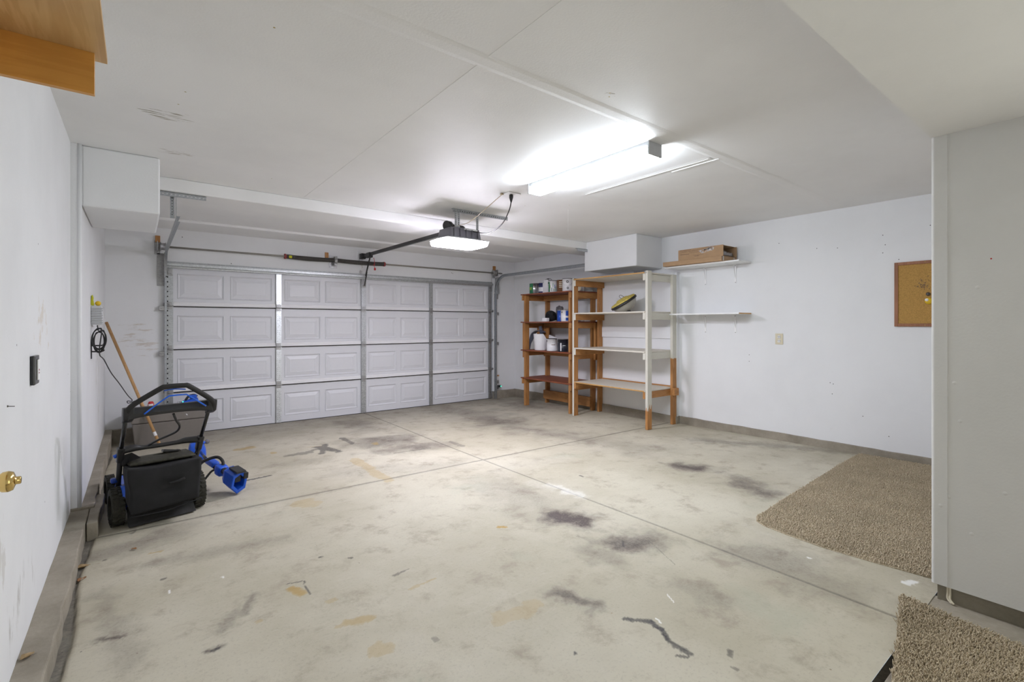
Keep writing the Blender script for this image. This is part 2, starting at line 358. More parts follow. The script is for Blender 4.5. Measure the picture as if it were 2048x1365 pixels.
# ------------------------------------------------------------------ mesh helpers
class MB:
    def __init__(s):
        s.v = []; s.f = []; s.m = []; s.sm = []
    def add(s, vs, fs, mi=0, smooth=False):
        o = len(s.v)
        s.v += [tuple(v) for v in vs]
        s.f += [tuple(i + o for i in f) for f in fs]
        s.m += [mi] * len(fs) if isinstance(mi, int) else list(mi)
        s.sm += [smooth] * len(fs)
        return s
    def box(s, x0, x1, y0, y1, z0, z1, mi=0):
        vs = [(x0, y0, z0), (x1, y0, z0), (x1, y1, z0), (x0, y1, z0), (x0, y0, z1), (x1, y0, z1), (x1, y1, z1), (x0, y1, z1)]
        # faces: -z +z -y +x +y -x
        fs = [(0, 3, 2, 1), (4, 5, 6, 7), (0, 1, 5, 4), (1, 2, 6, 5), (2, 3, 7, 6), (3, 0, 4, 7)]
        return s.add(vs, fs, mi)
    def hexa(s, c, mi=0, smooth=False):
        """8 corners in box order"""
        fs = [(0, 3, 2, 1), (4, 5, 6, 7), (0, 1, 5, 4), (1, 2, 6, 5), (2, 3, 7, 6), (3, 0, 4, 7)]
        return s.add(c, fs, mi, smooth)
    def beam(s, p, q, wd, th, up=(0, 0, 1), mi=0):
        p = Vector(p); q = Vector(q); d = (q - p).normalized(); up = Vector(up)
        a = d.cross(up)
        if a.length < 1e-4: a = d.cross(Vector((1, 0, 0)))
        a.normalize(); b = a.cross(d).normalized()
        a *= wd / 2; b *= th / 2
        c = [p - a - b, p + a - b, q + a - b, q - a - b, p - a + b, p + a + b, q + a + b, q - a + b]
        return s.hexa(c, mi)
    def tube(s, pts, r, n=12, closed=False, mi=0, smoothpath=0, caps=True):
        pts = [Vector(p) for p in pts]
        rs = list(r) if isinstance(r, (list, tuple)) else [r] * len(pts)
        if smoothpath:
            P = []; Q = []
            L = len(pts)
            for i in range(L if closed else L - 1):
                if closed: a, b_, c_, d_ = pts[i - 1], pts[i], pts[(i + 1) % L], pts[(i + 2) % L]
                else: a, b_, c_, d_ = pts[max(i - 1, 0)], pts[i], pts[i + 1], pts[min(i + 2, L - 1)]
                for k in range(smoothpath):
                    t = k / smoothpath
                    P.append(0.5 * ((2 * b_) + (c_ - a) * t + (2 * a - 5 * b_ + 4 * c_ - d_) * t * t + (3 * b_ - a - 3 * c_ + d_) * t ** 3))
                    Q.append(rs[i] * (1 - t) + rs[(i + 1) % L] * t)
            if not closed: P.append(pts[-1]); Q.append(rs[-1])
            pts, rs = P, Q
        L = len(pts)
        tans = []
        for i in range(L):
            if closed: t = pts[(i + 1) % L] - pts[i - 1]
            elif i == 0: t = pts[1] - pts[0]
            elif i == L - 1: t = pts[-1] - pts[-2]
            else: t = (pts[i + 1] - pts[i]).normalized() + (pts[i] - pts[i - 1]).normalized()
            tans.append(t.normalized())
        ref = Vector((0, 0, 1)) if abs(tans[0].z) < 0.9 else Vector((1, 0, 0))
        a = tans[0].cross(ref).normalized()
        vs = []
        for i in range(L):
            a = (a - tans[i] * a.dot(tans[i])).normalized()
            b_ = tans[i].cross(a)
            for k in range(n):
                th = 2 * math.pi * k / n
                vs.append(pts[i] + (a * math.cos(th) + b_ * math.sin(th)) * rs[i])
        fs = []
        for i in range(L if closed else L - 1):
            j = (i + 1) % L
            for k in range(n):
                fs.append((i * n + k, i * n + (k + 1) % n, j * n + (k + 1) % n, j * n + k))
        s.add(vs, fs, mi, True)
        if caps and not closed:
            o = len(s.v) - len(vs)
            s.f += [tuple(o + k for k in range(n))[::-1], tuple(o + (L - 1) * n + k for k in range(n))]
            s.m += [mi, mi]; s.sm += [False, False]
        return s
    def lathe(s, prof, c, axis=(0, 0, 1), n=28, mi=0, smooth=True):
        """prof: list of (r, h[, mat]) along axis from point c"""
        ax = Vector(axis).normalized(); c = Vector(c)
        ref = Vector((1, 0, 0)) if abs(ax.x) < 0.9 else Vector((0, 1, 0))
        a = ax.cross(ref).normalized(); b = ax.cross(a)
        vs = []
        for p in prof:
            for k in range(n):
                th = 2 * math.pi * k / n
                vs.append(c + ax * p[1] + (a * math.cos(th) + b * math.sin(th)) * max(p[0], 1e-5))
        fs = []; ms = []
        for i in range(len(prof) - 1):
            mm = prof[i + 1][2] if len(prof[i + 1]) > 2 else mi
            for k in range(n):
                fs.append((i * n + k, i * n + (k + 1) % n, (i + 1) * n + (k + 1) % n, (i + 1) * n + k)); ms.append(mm)
        s.add(vs, fs, ms, smooth)
        return s
    def cyl(s, p, q, r, n=16, mi=0):
        return s.tube([p, q], r, n=n, mi=mi)
    def prism(s, poly, z0, z1, mi=0):
        n = len(poly)
        vs = [(x, y, z0) for x, y in poly] + [(x, y, z1) for x, y in poly]
        fs = [tuple(range(n))[::-1], tuple(range(n, 2 * n))] + [(i, (i + 1) % n, n + (i + 1) % n, n + i) for i in range(n)]
        return s.add(vs, fs, mi)
    def soft(s, corners, n=8, rnd=0.35, nz=0.0, ns=4.0, mi=0, fn=None):
        """rounded block through 8 corners (box order)"""
        c = [Vector(x) for x in corners]
        idx = {}; vs = []
        def vert(i, j, k):
            if (i, j, k) in idx: return idx[(i, j, k)]
            p = Vector((i / n * 2 - 1, j / n * 2 - 1, k / n * 2 - 1))
            x, y, z = p
            sph = Vector((x * math.sqrt(max(0, 1 - y * y / 2 - z * z / 2 + y * y * z * z / 3)), y * math.sqrt(max(0, 1 - z * z / 2 - x * x / 2 + z * z * x * x / 3)), z * math.sqrt(max(0, 1 - x * x / 2 - y * y / 2 + x * x * y * y / 3))))
            q = p.lerp(sph, rnd)
            u, v_, w_ = [(t + 1) / 2 for t in q]
            b0 = (c[0] * (1 - u) + c[1] * u) * (1 - v_) + (c[3] * (1 - u) + c[2] * u) * v_
            b1 = (c[4] * (1 - u) + c[5] * u) * (1 - v_) + (c[7] * (1 - u) + c[6] * u) * v_
            P = b0 * (1 - w_) + b1 * w_
            if fn: P = P + Vector(fn(u, v_, w_))
            if nz: P = P + noise.noise_vector(P * ns) * nz
            idx[(i, j, k)] = len(vs); vs.append(P); return len(vs) - 1
        fs = []
        for a in range(n):
            for b in range(n):
                fs.append((vert(a, b, 0), vert(a, b + 1, 0), vert(a + 1, b + 1, 0), vert(a + 1, b, 0)))
                fs.append((vert(a, b, n), vert(a + 1, b, n), vert(a + 1, b + 1, n), vert(a, b + 1, n)))
                fs.append((vert(a, 0, b), vert(a + 1, 0, b), vert(a + 1, 0, b + 1), vert(a, 0, b + 1)))
                fs.append((vert(a, n, b), vert(a, n, b + 1), vert(a + 1, n, b + 1), vert(a + 1, n, b)))
                fs.append((vert(0, a, b), vert(0, a, b + 1), vert(0, a + 1, b + 1), vert(0, a + 1, b)))
                fs.append((vert(n, a, b), vert(n, a + 1, b), vert(n, a + 1, b + 1), vert(n, a, b + 1)))
        return s.add(vs, fs, mi, True)
    def map(s, fn):
        s.v = [tuple(fn(*v)) for v in s.v]; return s
    def build(s, name, mats, parent=None, bevel=0.0, label=None, cat=None, group=None, kind=None, origin=None, seg=2):
        if not isinstance(mats, (list, tuple)): mats = [mats]
        me = bpy.data.meshes.new(name)
        if parent is not None: off = wloc(parent)
        elif origin is not None: off = Vector(origin)
        else: off = Vector((0, 0, 0))
        me.from_pydata([(v[0] - off[0], v[1] - off[1], v[2] - off[2]) for v in s.v], [], s.f)
        for mm in mats: me.materials.append(mm)
        me.polygons.foreach_set('material_index', s.m)
        me.polygons.foreach_set('use_smooth', s.sm)
        me.update()
        o = bpy.data.objects.new(name, me); C.objects.link(o)
        if parent is not None: o.parent = parent
        else: o.location = off
        if bevel:
            b = o.modifiers.new('bevel', 'BEVEL'); b.width = bevel; b.segments = seg; b.limit_method = 'ANGLE'; b.angle_limit = math.radians(40)
        tag(o, label, cat, group, kind)
        return o
def wloc(o):
    l = Vector((0, 0, 0))
    while o is not None:
        l += o.location; o = o.parent
    return l
def tag(o, label=None, cat=None, group=None, kind=None):
    if label: o['label'] = label
    if cat: o['category'] = cat
    if group: o['group'] = group
    if kind: o['kind'] = kind
    return o
def thing(name, loc, label, cat, group=None):
    o = bpy.data.objects.new(name, None); C.objects.link(o)
    o.empty_display_size = 0.1; o.location = loc
    return tag(o, label, cat, group)
def part(name, mb, mats, parent, bevel=0.0, label=None):
    return mb.build(name, mats, parent, bevel, label)
def struct(name, mb, mats, bevel=0.0, parent=None):
    return mb.build(name, mats, parent, bevel, kind=None if parent else 'structure')
def fz(y): return -0.0125 * (y - 3.7)

# ------------------------------------------------------------------ room shell
ZC = 2.62            # ceiling
ZL = 2.293           # lower ceiling over the entry
YD = 7.50            # inner face of the wall that holds the garage door
YE = 0.606           # where the entry ends and the garage begins

# walls
mb = MB()
mb.box(-0.55, -0.364, -2.0, 4.44, 0.085, ZC)                     # near part
mb.box(-0.55, -0.31, 4.44, YD, 0.10, ZC)                         # far part, standing proud
mb.tube([(-0.318, 4.445, 0.10), (-0.318, 4.445, ZC)], 0.013, 12)     # rounded corner bead
for z, y in [(1.05, 4.30), (0.92, 4.43), (0.86, 4.43), (0.8, 4.43), (1.3, 2.6), (1.75, 3.1), (0.62, 3.9), (0.5, 3.3)]:
    mb.lathe([(0.0, 0.0006, 1), (0.004, 0.0003, 1)], (-0.364, y, z), (1, 0, 0), 8)
struct('wall_left', mb, [m_wall_left, m_hole])
mb = MB()
mb.box(5.885, 6.2, 3.87, 4.60, 0.10, 2.10)
mb.box(5.955, 6.2, 3.87, 4.60, 2.10, ZC)
mb.box(5.885, 6.2, 4.60, YD, 0.10, ZC)
mb.box(5.955, 6.2, YE, 3.87, 0.10, ZC)
mb.tube([(5.895, 3.875, 0.10), (5.895, 3.875, 2.10)], 0.014, 12)
for y, z in [(2.15, 2.22), (1.95, 2.2), (1.55, 2.28), (1.53, 2.18), (1.55, 2.1), (1.18, 2.32), (2.55, 2.33), (1.42, 2.02), (2.02, .74), (1.99, .73), (2.0, .62), (2.9, 1.0), (1.72, .42), (2.9, .92), (1.5, .25)]:
    mb.lathe([(0.0, 0.0006, 1), (0.0045, 0.0003, 1)], (5.955, y, z), (-1, 0, 0), 8)
struct('wall_right', mb, [m_wall, m_hole])
mb = MB()
mb.box(-0.55, 0.27, YD, 7.85, 0.11, ZC)
mb.box(5.37, 6.2, YD, 7.85, 0.09, ZC)
mb.box(0.27, 5.37, YD, 7.85, 2.13, ZC)
for x in (0.60, 0.655, 1.93, 1.98):                                # raised tape lines
    mb.box(x, x + 0.006, YD - 0.0015, YD, 2.13, 2.45)
for x, z in [(1.0, 2.2), (4.45, 2.3), (4.47, 2.29), (0.45, 2.5)]:
    mb.lathe([(0.0, 0.0006, 1), (0.006, 0.0003, 1)], (x, YD, z), (0, -1, 0), 8)
struct('wall_back', mb, [m_wall_back, m_hole])
# entry side wall with its rounded corner, drywall stops above the footing
mb = MB()
rr = 0.014
poly = [(3.07 + rr - rr * math.cos(a), YE - rr + rr * math.sin(a)) for a in [i * math.pi / 16 for i in range(9)]]
poly = [(3.07, -0.45)] + poly + [(6.2, YE), (6.2, -0.45)]
mb.prism(poly[::-1], 0.115, ZC)
mb.box(3.068, 3.07, 0.545, 0.549, 0.115, ZL)                      # corner bead tape line
mb.box(3.07, 3.25, -2.0, -1.75, -0.05, ZC); mb.box(3.07, 3.25, -1.75, -0.45, 2.13, ZC)  # unseen opening added for the fill light
for y, z in [(0.54, 0.55), (0.57, 0.5), (0.5, 0.92), (0.46, 0.4), (0.35, 0.62), (0.28, 0.3), (0.52, 1.1), (0.44, 1.55)]:
    mb.lathe([(0.0, 0.0014), (0.006, 0.0008), (0.009, 0.0)], (3.07, y, z), (-1, 0, 0), 10)
mb.lathe([(0.0, 0.0008, 1), (0.0035, 0.0003, 1)], (3.07, 0.395, 1.678), (-1, 0, 0), 8)
struct('wall_entry', mb, [m_wall_entry, m_red])
mb = MB()
mb.box(3.088, 6.0, -0.45, YE - 0.02, -0.05, 0.1145)
struct('baseboard_entry', mb, m_conc_dk, 0.003)
# rear wall behind the camera
mb = MB()
mb.box(-0.55, -0.1, -2.0, -1.8, -0.05, ZC)
mb.box(2.6, 6.2, -2.0, -1.8, -0.05, ZC)
mb.box(-0.1, 2.6, -2.0, -1.8, -0.05, ZC)
struct('wall_rear', mb, m_wall)

# ceilings, the beam and its two end boxes
mb = MB()
mb.box(-0.55, 6.2, YE, 7.85, ZC, ZC + 0.15)
def seam(x0, x1, y0, y1):
    """feathered joint compound over drywall tape"""
    h = 0.0028; e = 0.028
    if (x1 - x0) > (y1 - y0):
        vs = [(x0, y0, ZC - .0002), (x1, y0, ZC - .0002), (x1, y0 + e, ZC - h), (x0, y0 + e, ZC - h), (x1, y1 - e, ZC - h), (x0, y1 - e, ZC - h), (x1, y1, ZC - .0002), (x0, y1, ZC - .0002)]
    else:
        vs = [(x0, y0, ZC - .0002), (x0, y1, ZC - .0002), (x0 + e, y1, ZC - h), (x0 + e, y0, ZC - h), (x1 - e, y1, ZC - h), (x1 - e, y0, ZC - h), (x1, y1, ZC - .0002), (x1, y0, ZC - .0002)]
    mb.add(vs, [(0, 1, 2, 3), (3, 2, 4, 5), (5, 4, 6, 7)])
seam(0.1, 5.9, 1.82, 1.93)
seam(3.06, 5.6, 3.15, 3.24)
seam(3.33, 3.42, 1.93, 3.15)
mb.box(3.372, 3.378, 1.95, 3.2, ZC - 0.0045, ZC)                   # lifted edge of the tape
mb.box(3.43, 3.436, 1.9, 2.3, ZC - 0.005, ZC)
mb.box(1.28, 1.34, 0.9, 5.0, ZC - 0.0012, ZC)
for x, y in [(2.0, 1.72), (2.03, 1.75), (2.9, 3.6), (3.55, 3.6), (0.2, 3.1), (0.18, 3.3), (3.2, 3.9), (0.45, 2.2), (0.9, 4.5)]:
    mb.lathe([(0.0, 0.0008, 1), (0.005, 0.0003, 1)], (x, y, ZC), (0, 0, -1), 8)
struct('ceiling', mb, [m_ceil, m_brassdk])
mb = MB(); mb.box(-0.55, 3.2, -2.0, YE, ZL, ZL + 0.33)
for x, y in [(3.36, .25)]: pass
struct('ceiling_entry', mb, m_ceil)
mb = MB()
mb.add([(-0.31, 4.98, 2.508), (5.885, 5.08, 2.508), (5.885, 5.56, 2.508), (-0.31, 5.50, 2.508), (-0.31, 4.98, ZC), (5.885, 5.08, ZC), (5.885, 5.56, ZC), (-0.31, 5.50, ZC)],
       [(0, 3, 2, 1), (4, 5, 6, 7), (0, 1, 5, 4), (1, 2, 6, 5), (2, 3, 7, 6), (3, 0, 4, 7)])
struct('trim_1', mb, m_ceil, 0.008)
mb = MB(); mb.box(-0.31, 5.885, 6.90, YD, ZC - 0.03, ZC)           # drywall strip above the door wall
struct('trim_2', mb, m_ceil, 0.003)
mb = MB(); mb.box(-0.31, 0.13, 4.46, 5.42, 2.20, ZC)
struct('trim_3', mb, m_wall, 0.012)
mb = MB(); mb.box(5.37, 5.955, 4.15, 5.12, 2.178, ZC)
struct('trim_4', mb, m_wall, 0.012)
mb = MB(); mb.box(5.865, 5.885, 3.9, 5.4, 1.175, 1.34)           # board fixed along the wall behind the shelves
struct('trim_5', mb, m_wall, 0.003)

# concrete curbs
def curb(name, x0, x1, y0, y1, z1, jit=0.006, nseg=0.12):
    mb = MB()
    n = max(2, int((y1 - y0) / nseg)) if (y1 - y0) > (x1 - x0) else max(2, int((x1 - x0) / nseg))
    rows = []
    along_y = (y1 - y0) > (x1 - x0)
    for i in range(n + 1):
        t = i / n
        r_ = [R.uniform(-jit, jit) for _ in range(4)]
        if along_y:
            y = y0 + (y1 - y0) * t
            rows.append([(x0, y, -0.1), (x0, y, z1 + r_[0] * .5), (x1 + (r_[1] if x1 < 3 else 0), y, z1 + r_[0] * .5), (x1 + r_[2], y, -0.1)] if x1 < 3 else
                        [(x0 + r_[2], y, -0.1), (x0 + r_[1], y, z1 + r_[0] * .5), (x1, y, z1 + r_[0] * .5), (x1, y, -0.1)])
        else:
            x = x0 + (x1 - x0) * t
            rows.append([(x, y0 + r_[2], -0.1), (x, y0 + r_[1], z1 + r_[0] * .5), (x, y1, z1 + r_[0] * .5), (x, y1, -0.1)])
    vs = [p for r_ in rows for p in r_]
    fs = []
    for i in range(n):
        for k in range(4):
            a = i * 4 + k; b = i * 4 + (k + 1) % 4
            fs.append((a, a + 4, b + 4, b) )
    fs += [(0, 1, 2, 3), (n * 4 + 3, n * 4 + 2, n * 4 + 1, n * 4)]
    mb.add(vs, fs)
    o = struct(name, mb, m_conc, 0.006)
    bm = bmesh.new(); bm.from_mesh(o.data); bmesh.ops.recalc_face_normals(bm, faces=bm.faces); bm.to_mesh(o.data); bm.free()
    return o
curb('baseboard_left', -0.5, -0.266, -1.8, 4.43, 0.10)
curb('baseboard_left.001', -0.5, -0.243, 4.43, YD, 0.118)
curb('baseboard_left.002', -0.262, -0.205, 4.12, 4.78, 0.10, 0.010, 0.09)
curb('baseboard_right', 5.865, 6.1, 3.86, YD, 0.105)
curb('baseboard_right.001', 5.935, 6.1, 1.0, 3.86, 0.103)
curb('baseboard_back', -0.243, 0.27, 7.44, 7.6, 0.115)
curb('baseboard_back.001', 5.40, 5.865, 7.45, 7.6, 0.10)

# floor: one slab surface with control joints, gutter of dirt beside the left curb, stains and some shade as a painted attribute
# (each stain or painted shadow: x0, y0, x1, y1, radius, strength)
SOFT=[(4.157,5.827,4.138,5.493,0.3,0.5),(3.960,5.144,4.222,4.015,0.2,0.3),(4.222,4.015,4.331,3.169,0.22,0.2),(4.103,2.633,4.157,2.484,0.11,0.65),(4.085,2.068,3.993,1.817,0.11,0.5),(2.327,2.502,2.413,2.319,0.11,0.75),(2.333,1.985,2.519,1.881,0.11,0.55),(2.408,3.266,2.433,2.727,0.2,0.22),(2.227,1.372,2.230,1.253,0.1,0.2),(2.855,1.314,2.841,1.211,0.15,0.3),(2.272,6.920,2.403,6.492,0.3,0.4),(2.188,5.505,2.529,5.490,0.22,0.45),(2.317,5.029,2.588,4.953,0.18,0.5),(1.659,1.784,1.725,1.575,0.035,0.5),(4.082,7.267,4.131,6.400,0.35,0.35),(5.379,7.297,5.354,6.389,0.35,0.35),(-0.130,2.735,-0.066,2.714,0.02,0.6),(0.223,2.360,0.273,2.360,0.012,0.6),(0.395,2.569,0.455,2.716,0.018,0.35),(0.297,2.483,0.363,2.609,0.03,0.25),(2.810,1.096,2.793,0.860,0.1,0.2),(0.054,3.446,0.715,3.333,0.06,0.18),(-0.203,3.809,0.140,3.892,0.12,0.3),(5.266,3.147,5.949,1.833,0.1,0.3),(2.149,2.003,2.147,1.922,0.1,0.25),(1.570,4.499,2.426,4.119,0.15,0.15),(1.115,5.195,1.480,5.131,0.1,0.15),(-0.152,3.213,-0.025,2.462,0.05,0.2)]  # the band just in front of the mower is painted shade
DARK=[(1.616,5.697,1.735,5.367,0.05,0.7),(1.720,5.765,1.565,5.370,0.03,0.7),(1.266,5.510,1.471,5.501,0.05,0.5),(1.484,5.547,1.640,5.648,0.03,0.5),(1.987,5.976,1.991,5.604,0.03,0.6),(1.763,1.423,1.830,1.341,0.012,0.85),(1.830,1.341,1.828,1.277,0.015,0.9),(1.828,1.277,1.790,1.220,0.01,0.9),(1.790,1.220,1.778,1.164,0.01,0.8),(1.778,1.164,1.776,1.110,0.014,0.8),(1.731,1.134,1.754,1.101,0.007,0.8),(1.926,1.014,1.895,0.996,0.011,0.6),(1.836,0.959,1.843,0.943,0.007,0.5),(0.735,4.836,0.958,4.861,0.016,0.9),(0.617,2.727,0.695,2.703,0.004,0.8),(0.695,2.703,0.682,2.541,0.004,0.8),(0.842,2.929,0.852,2.922,0.007,0.8),(0.972,2.810,0.985,2.799,0.008,0.7),(1.096,2.455,1.153,2.464,0.012,0.55),(1.153,2.464,1.194,2.474,0.005,0.5),(0.247,2.352,0.265,2.354,0.009,0.8),(1.011,1.844,1.008,1.829,0.012,0.4),(1.416,1.408,1.414,1.398,0.007,0.8),(2.186,4.884,2.588,4.834,0.012,0.5),(2.549,1.903,2.385,1.577,0.003,0.4),(2.921,4.961,2.919,4.679,0.03,0.4),(-0.163,3.673,-0.148,3.684,0.006,0.8),(-0.036,4.054,-0.016,4.077,0.01,0.5),(0.098,3.200,0.115,3.200,0.008,0.7),(4.800,2.781,4.568,2.361,0.004,0.2),(2.393,1.955,2.337,1.902,0.006,0.7),(3.157,3.064,3.156,3.026,0.012,0.7)]  # the strip beside the trimmer is a thin shadow painted on the floor
TAN=[(1.917,2.612,1.948,2.587,0.014,1),(0.758,2.191,0.842,2.162,0.026,0.55),(0.709,2.187,0.742,2.193,0.014,0.4),(0.780,1.937,0.813,1.911,0.036,0.4),(1.311,1.778,1.501,1.754,0.05,0.3),(1.749,4.910,1.751,4.026,0.05,0.4),(0.943,3.907,1.039,3.884,0.07,0.35),(0.626,2.663,0.654,2.581,0.022,0.8),(0.895,6.147,1.009,6.170,0.05,0.6),(1.550,5.753,1.653,5.728,0.03,0.3),(1.101,2.271,1.149,2.282,0.012,0.4),(1.149,2.282,1.255,2.288,0.008,0.4),(0.734,2.420,0.770,2.419,0.016,0.35),(0.057,3.625,0.117,3.609,0.008,0.6),(2.201,5.462,2.191,5.406,0.03,0.6),(1.160,5.758,1.164,5.728,0.03,0.6),(0.431,2.451,0.442,2.456,0.012,0.4),(4.763,1.695,4.718,1.640,0.02,0.2)]
WHITE_MARKS=[(2.766,2.974,2.755,2.674,0.07,0.5),(1.873,1.340,1.867,1.307,0.005,1),(2.086,1.425,2.052,1.363,0.004,0.8),(3.136,0.718,3.190,0.693,0.018,0.8),(3.054,1.154,3.052,1.132,0.006,1),(2.688,3.208,2.723,2.928,0.08,0.3),(3.217,1.595,3.202,1.426,0.05,0.25),(2.749,3.854,3.345,3.597,0.3,0.25),(0.362,3.028,0.367,3.011,0.006,0.9),(0.126,3.039,0.127,3.008,0.003,0.9)]
def joint_x(y): return 2.73 + 0.0165 * (y - 0.6) + 0.012 * np.sin(y * 1.1)
def joint_y(x): return 4.115 - 0.022 * x
def lines(a, b, segs, extra):
    L = []
    for (s0, s1, st) in segs: L += list(np.arange(s0, s1, st))
    L.append(b)
    L = [l for l in L if all(abs(l - e) > st_ for e, st_ in extra)]
    for e, st_ in extra: L += [e - 0.006, e - 0.0035, e, e + 0.0035, e + 0.006]
    return np.array(sorted(set(L)))
YG = 0.60
gx = lines(-0.5, 6.1, [(-0.5, 3.4, 0.0095), (3.4, 6.1, 0.014)], [(2.785, 0.012)])
gy = lines(YG, 7.9, [(YG, 3.2, 0.0085), (3.2, 5.2, 0.014), (5.2, 7.9, 0.022)], [(4.054, 0.016)])
X, Y = np.meshgrid(gx, gy)
tx = np.exp(-((X - 2.785) / 0.5) ** 2); ty = np.exp(-((Y - 4.054) / 0.5) ** 2)
Xs = X + (joint_x(Y) - 2.785) * tx
Ys = Y + (joint_y(X) - 4.054) * ty
Z = -0.0125 * (Ys - 3.7)
dx = np.abs(X - 2.785); dy = np.abs(Y - 4.054)
Z -= 0.007 * ((dx < 0.0045) | (dy < 0.0045))
# gutter beside the left curb, a little lower and rough
gw = np.clip((-0.232 + 0.012 * np.sin(Ys * 5) - Xs) / 0.006, 0, 1) * (Ys < 7.4)
Z -= 0.012 * gw
def vnoise(x, y, seed=0):
    rs = np.random.RandomState(seed); G = rs.rand(256, 256)
    xi = np.floor(x).astype(int); yi = np.floor(y).astype(int); xf = x - xi; yf = y - yi
    xf = xf * xf * (3 - 2 * xf); yf = yf * yf * (3 - 2 * yf)
    g = lambda a, b: G[a % 256, b % 256]
    return (g(xi, yi) * (1 - xf) + g(xi + 1, yi) * xf) * (1 - yf) + (g(xi, yi + 1) * (1 - xf) + g(xi + 1, yi + 1) * xf) * yf
def fbm(x, y, seed=0):
    return sum(vnoise(x * 2 ** k + 31 * k, y * 2 ** k + 17 * k, seed + k) / 2 ** (k + 1) for k in range(4)) - 0.5
def field(stains, soft):
    F = np.zeros_like(Xs)
    for (x0, y0, x1, y1, r, st) in stains:
        wob = 0.5 if not soft else 0.8
        m_ = (Xs > min(x0, x1) - 3 * r - .02) & (Xs < max(x0, x1) + 3 * r + .02) & (Ys > min(y0, y1) - 3 * r - .02) & (Ys < max(y0, y1) + 3 * r + .02)
        xs = Xs[m_]; ys = Ys[m_]
        if xs.size == 0: continue
        kk = 0.7 / max(r, .012); am = r * (1.3 if soft else 1.0)
        xs = xs + am * (fbm(xs * kk + 11, ys * kk + 5, 21)) * 1.6 + .35 * am * fbm(xs * kk * 4 + 2, ys * kk * 4, 22)
        ys = ys + am * (fbm(xs * kk + 41, ys * kk + 15, 23)) * 1.6 + .35 * am * fbm(xs * kk * 4 + 9, ys * kk * 4, 24)
        vx, vy = x1 - x0, y1 - y0; l2 = vx * vx + vy * vy + 1e-9
        t = np.clip(((xs - x0) * vx + (ys - y0) * vy) / l2, 0, 1)
        d = np.hypot(xs - x0 - t * vx, ys - y0 - t * vy)
        k = 1.2 / max(r, 0.02)
        d = d * (1 + wob * 1.6 * fbm(xs * k + 7, ys * k + 3, 5))
        v = np.clip(1.35 - d / r, 0, 1) if not soft else np.exp(-(d / (r * 1.15)) ** 2)
        if not soft: v = np.clip(v / 0.55, 0, 1)
        F[m_] = np.maximum(F[m_], v * st)
    return F
Sf = field(SOFT, True); Df = field(DARK, False); Tf = field(TAN, False); Wf = np.maximum(field([s_ for s_ in WHITE_MARKS if s_[4] < .05], False), field([s_ for s_ in WHITE_MARKS if s_[4] >= .05], True))
Df = np.maximum(Df, 0.65 * gw)
Df = np.maximum(Df, 0.48 * np.exp(-(dx / 0.009) ** 2)); Df = np.maximum(Df, 0.42 * np.exp(-(dy / 0.011) ** 2))
Sf = np.maximum(Sf, 0.3 * np.exp(-((Ys - 7.6) / 0.9) ** 2))
Sf *= 1.25
Sf = np.maximum(Sf, 0.30 * np.exp(-(dy / 0.03) ** 2) * (fbm(Xs * 3, Ys * 3, 3) + 0.5))
ny, nx = X.shape
co = np.stack([Xs, Ys, Z], -1).reshape(-1, 3)
ii = np.arange(ny * nx).reshape(ny, nx)
q = np.stack([ii[:-1, :-1], ii[:-1, 1:], ii[1:, 1:], ii[1:, :-1]], -1).reshape(-1, 4)
me = bpy.data.meshes.new('floor')
me.vertices.add(len(co)); me.vertices.foreach_set('co', co.astype(np.float32).ravel())
me.loops.add(q.size); me.loops.foreach_set('vertex_index', q.astype(np.int32).ravel())
me.polygons.add(len(q)); me.polygons.foreach_set('loop_start', np.arange(0, q.size, 4, dtype=np.int32))
me.update(); me.validate()
ca = me.color_attributes.new('stain', 'FLOAT_COLOR', 'POINT')
ca.data.foreach_set('color', np.stack([Sf, Df, Tf, Wf], -1).astype(np.float32).ravel())
me.materials.append(m_floor)
fo = bpy.data.objects.new('floor', me); C.objects.link(fo); tag(fo, kind='structure')
mb = MB()
mb.box(-0.5, 6.1, -2.0, 0.572, -0.1, 0.038)                     # entry slab beyond the expansion joint
struct('floor.001', mb, m_conc, 0.004)
mb = MB(); mb.box(-0.5, 6.1, 0.565, 0.612, -0.1, 0.010)
struct('floor.002', mb, m_dirt)
mb = MB(); mb.box(2.60, 3.12, 0.568, 0.612, -0.1, 0.036)
struct('floor.003', mb, m_conc, 0.003)

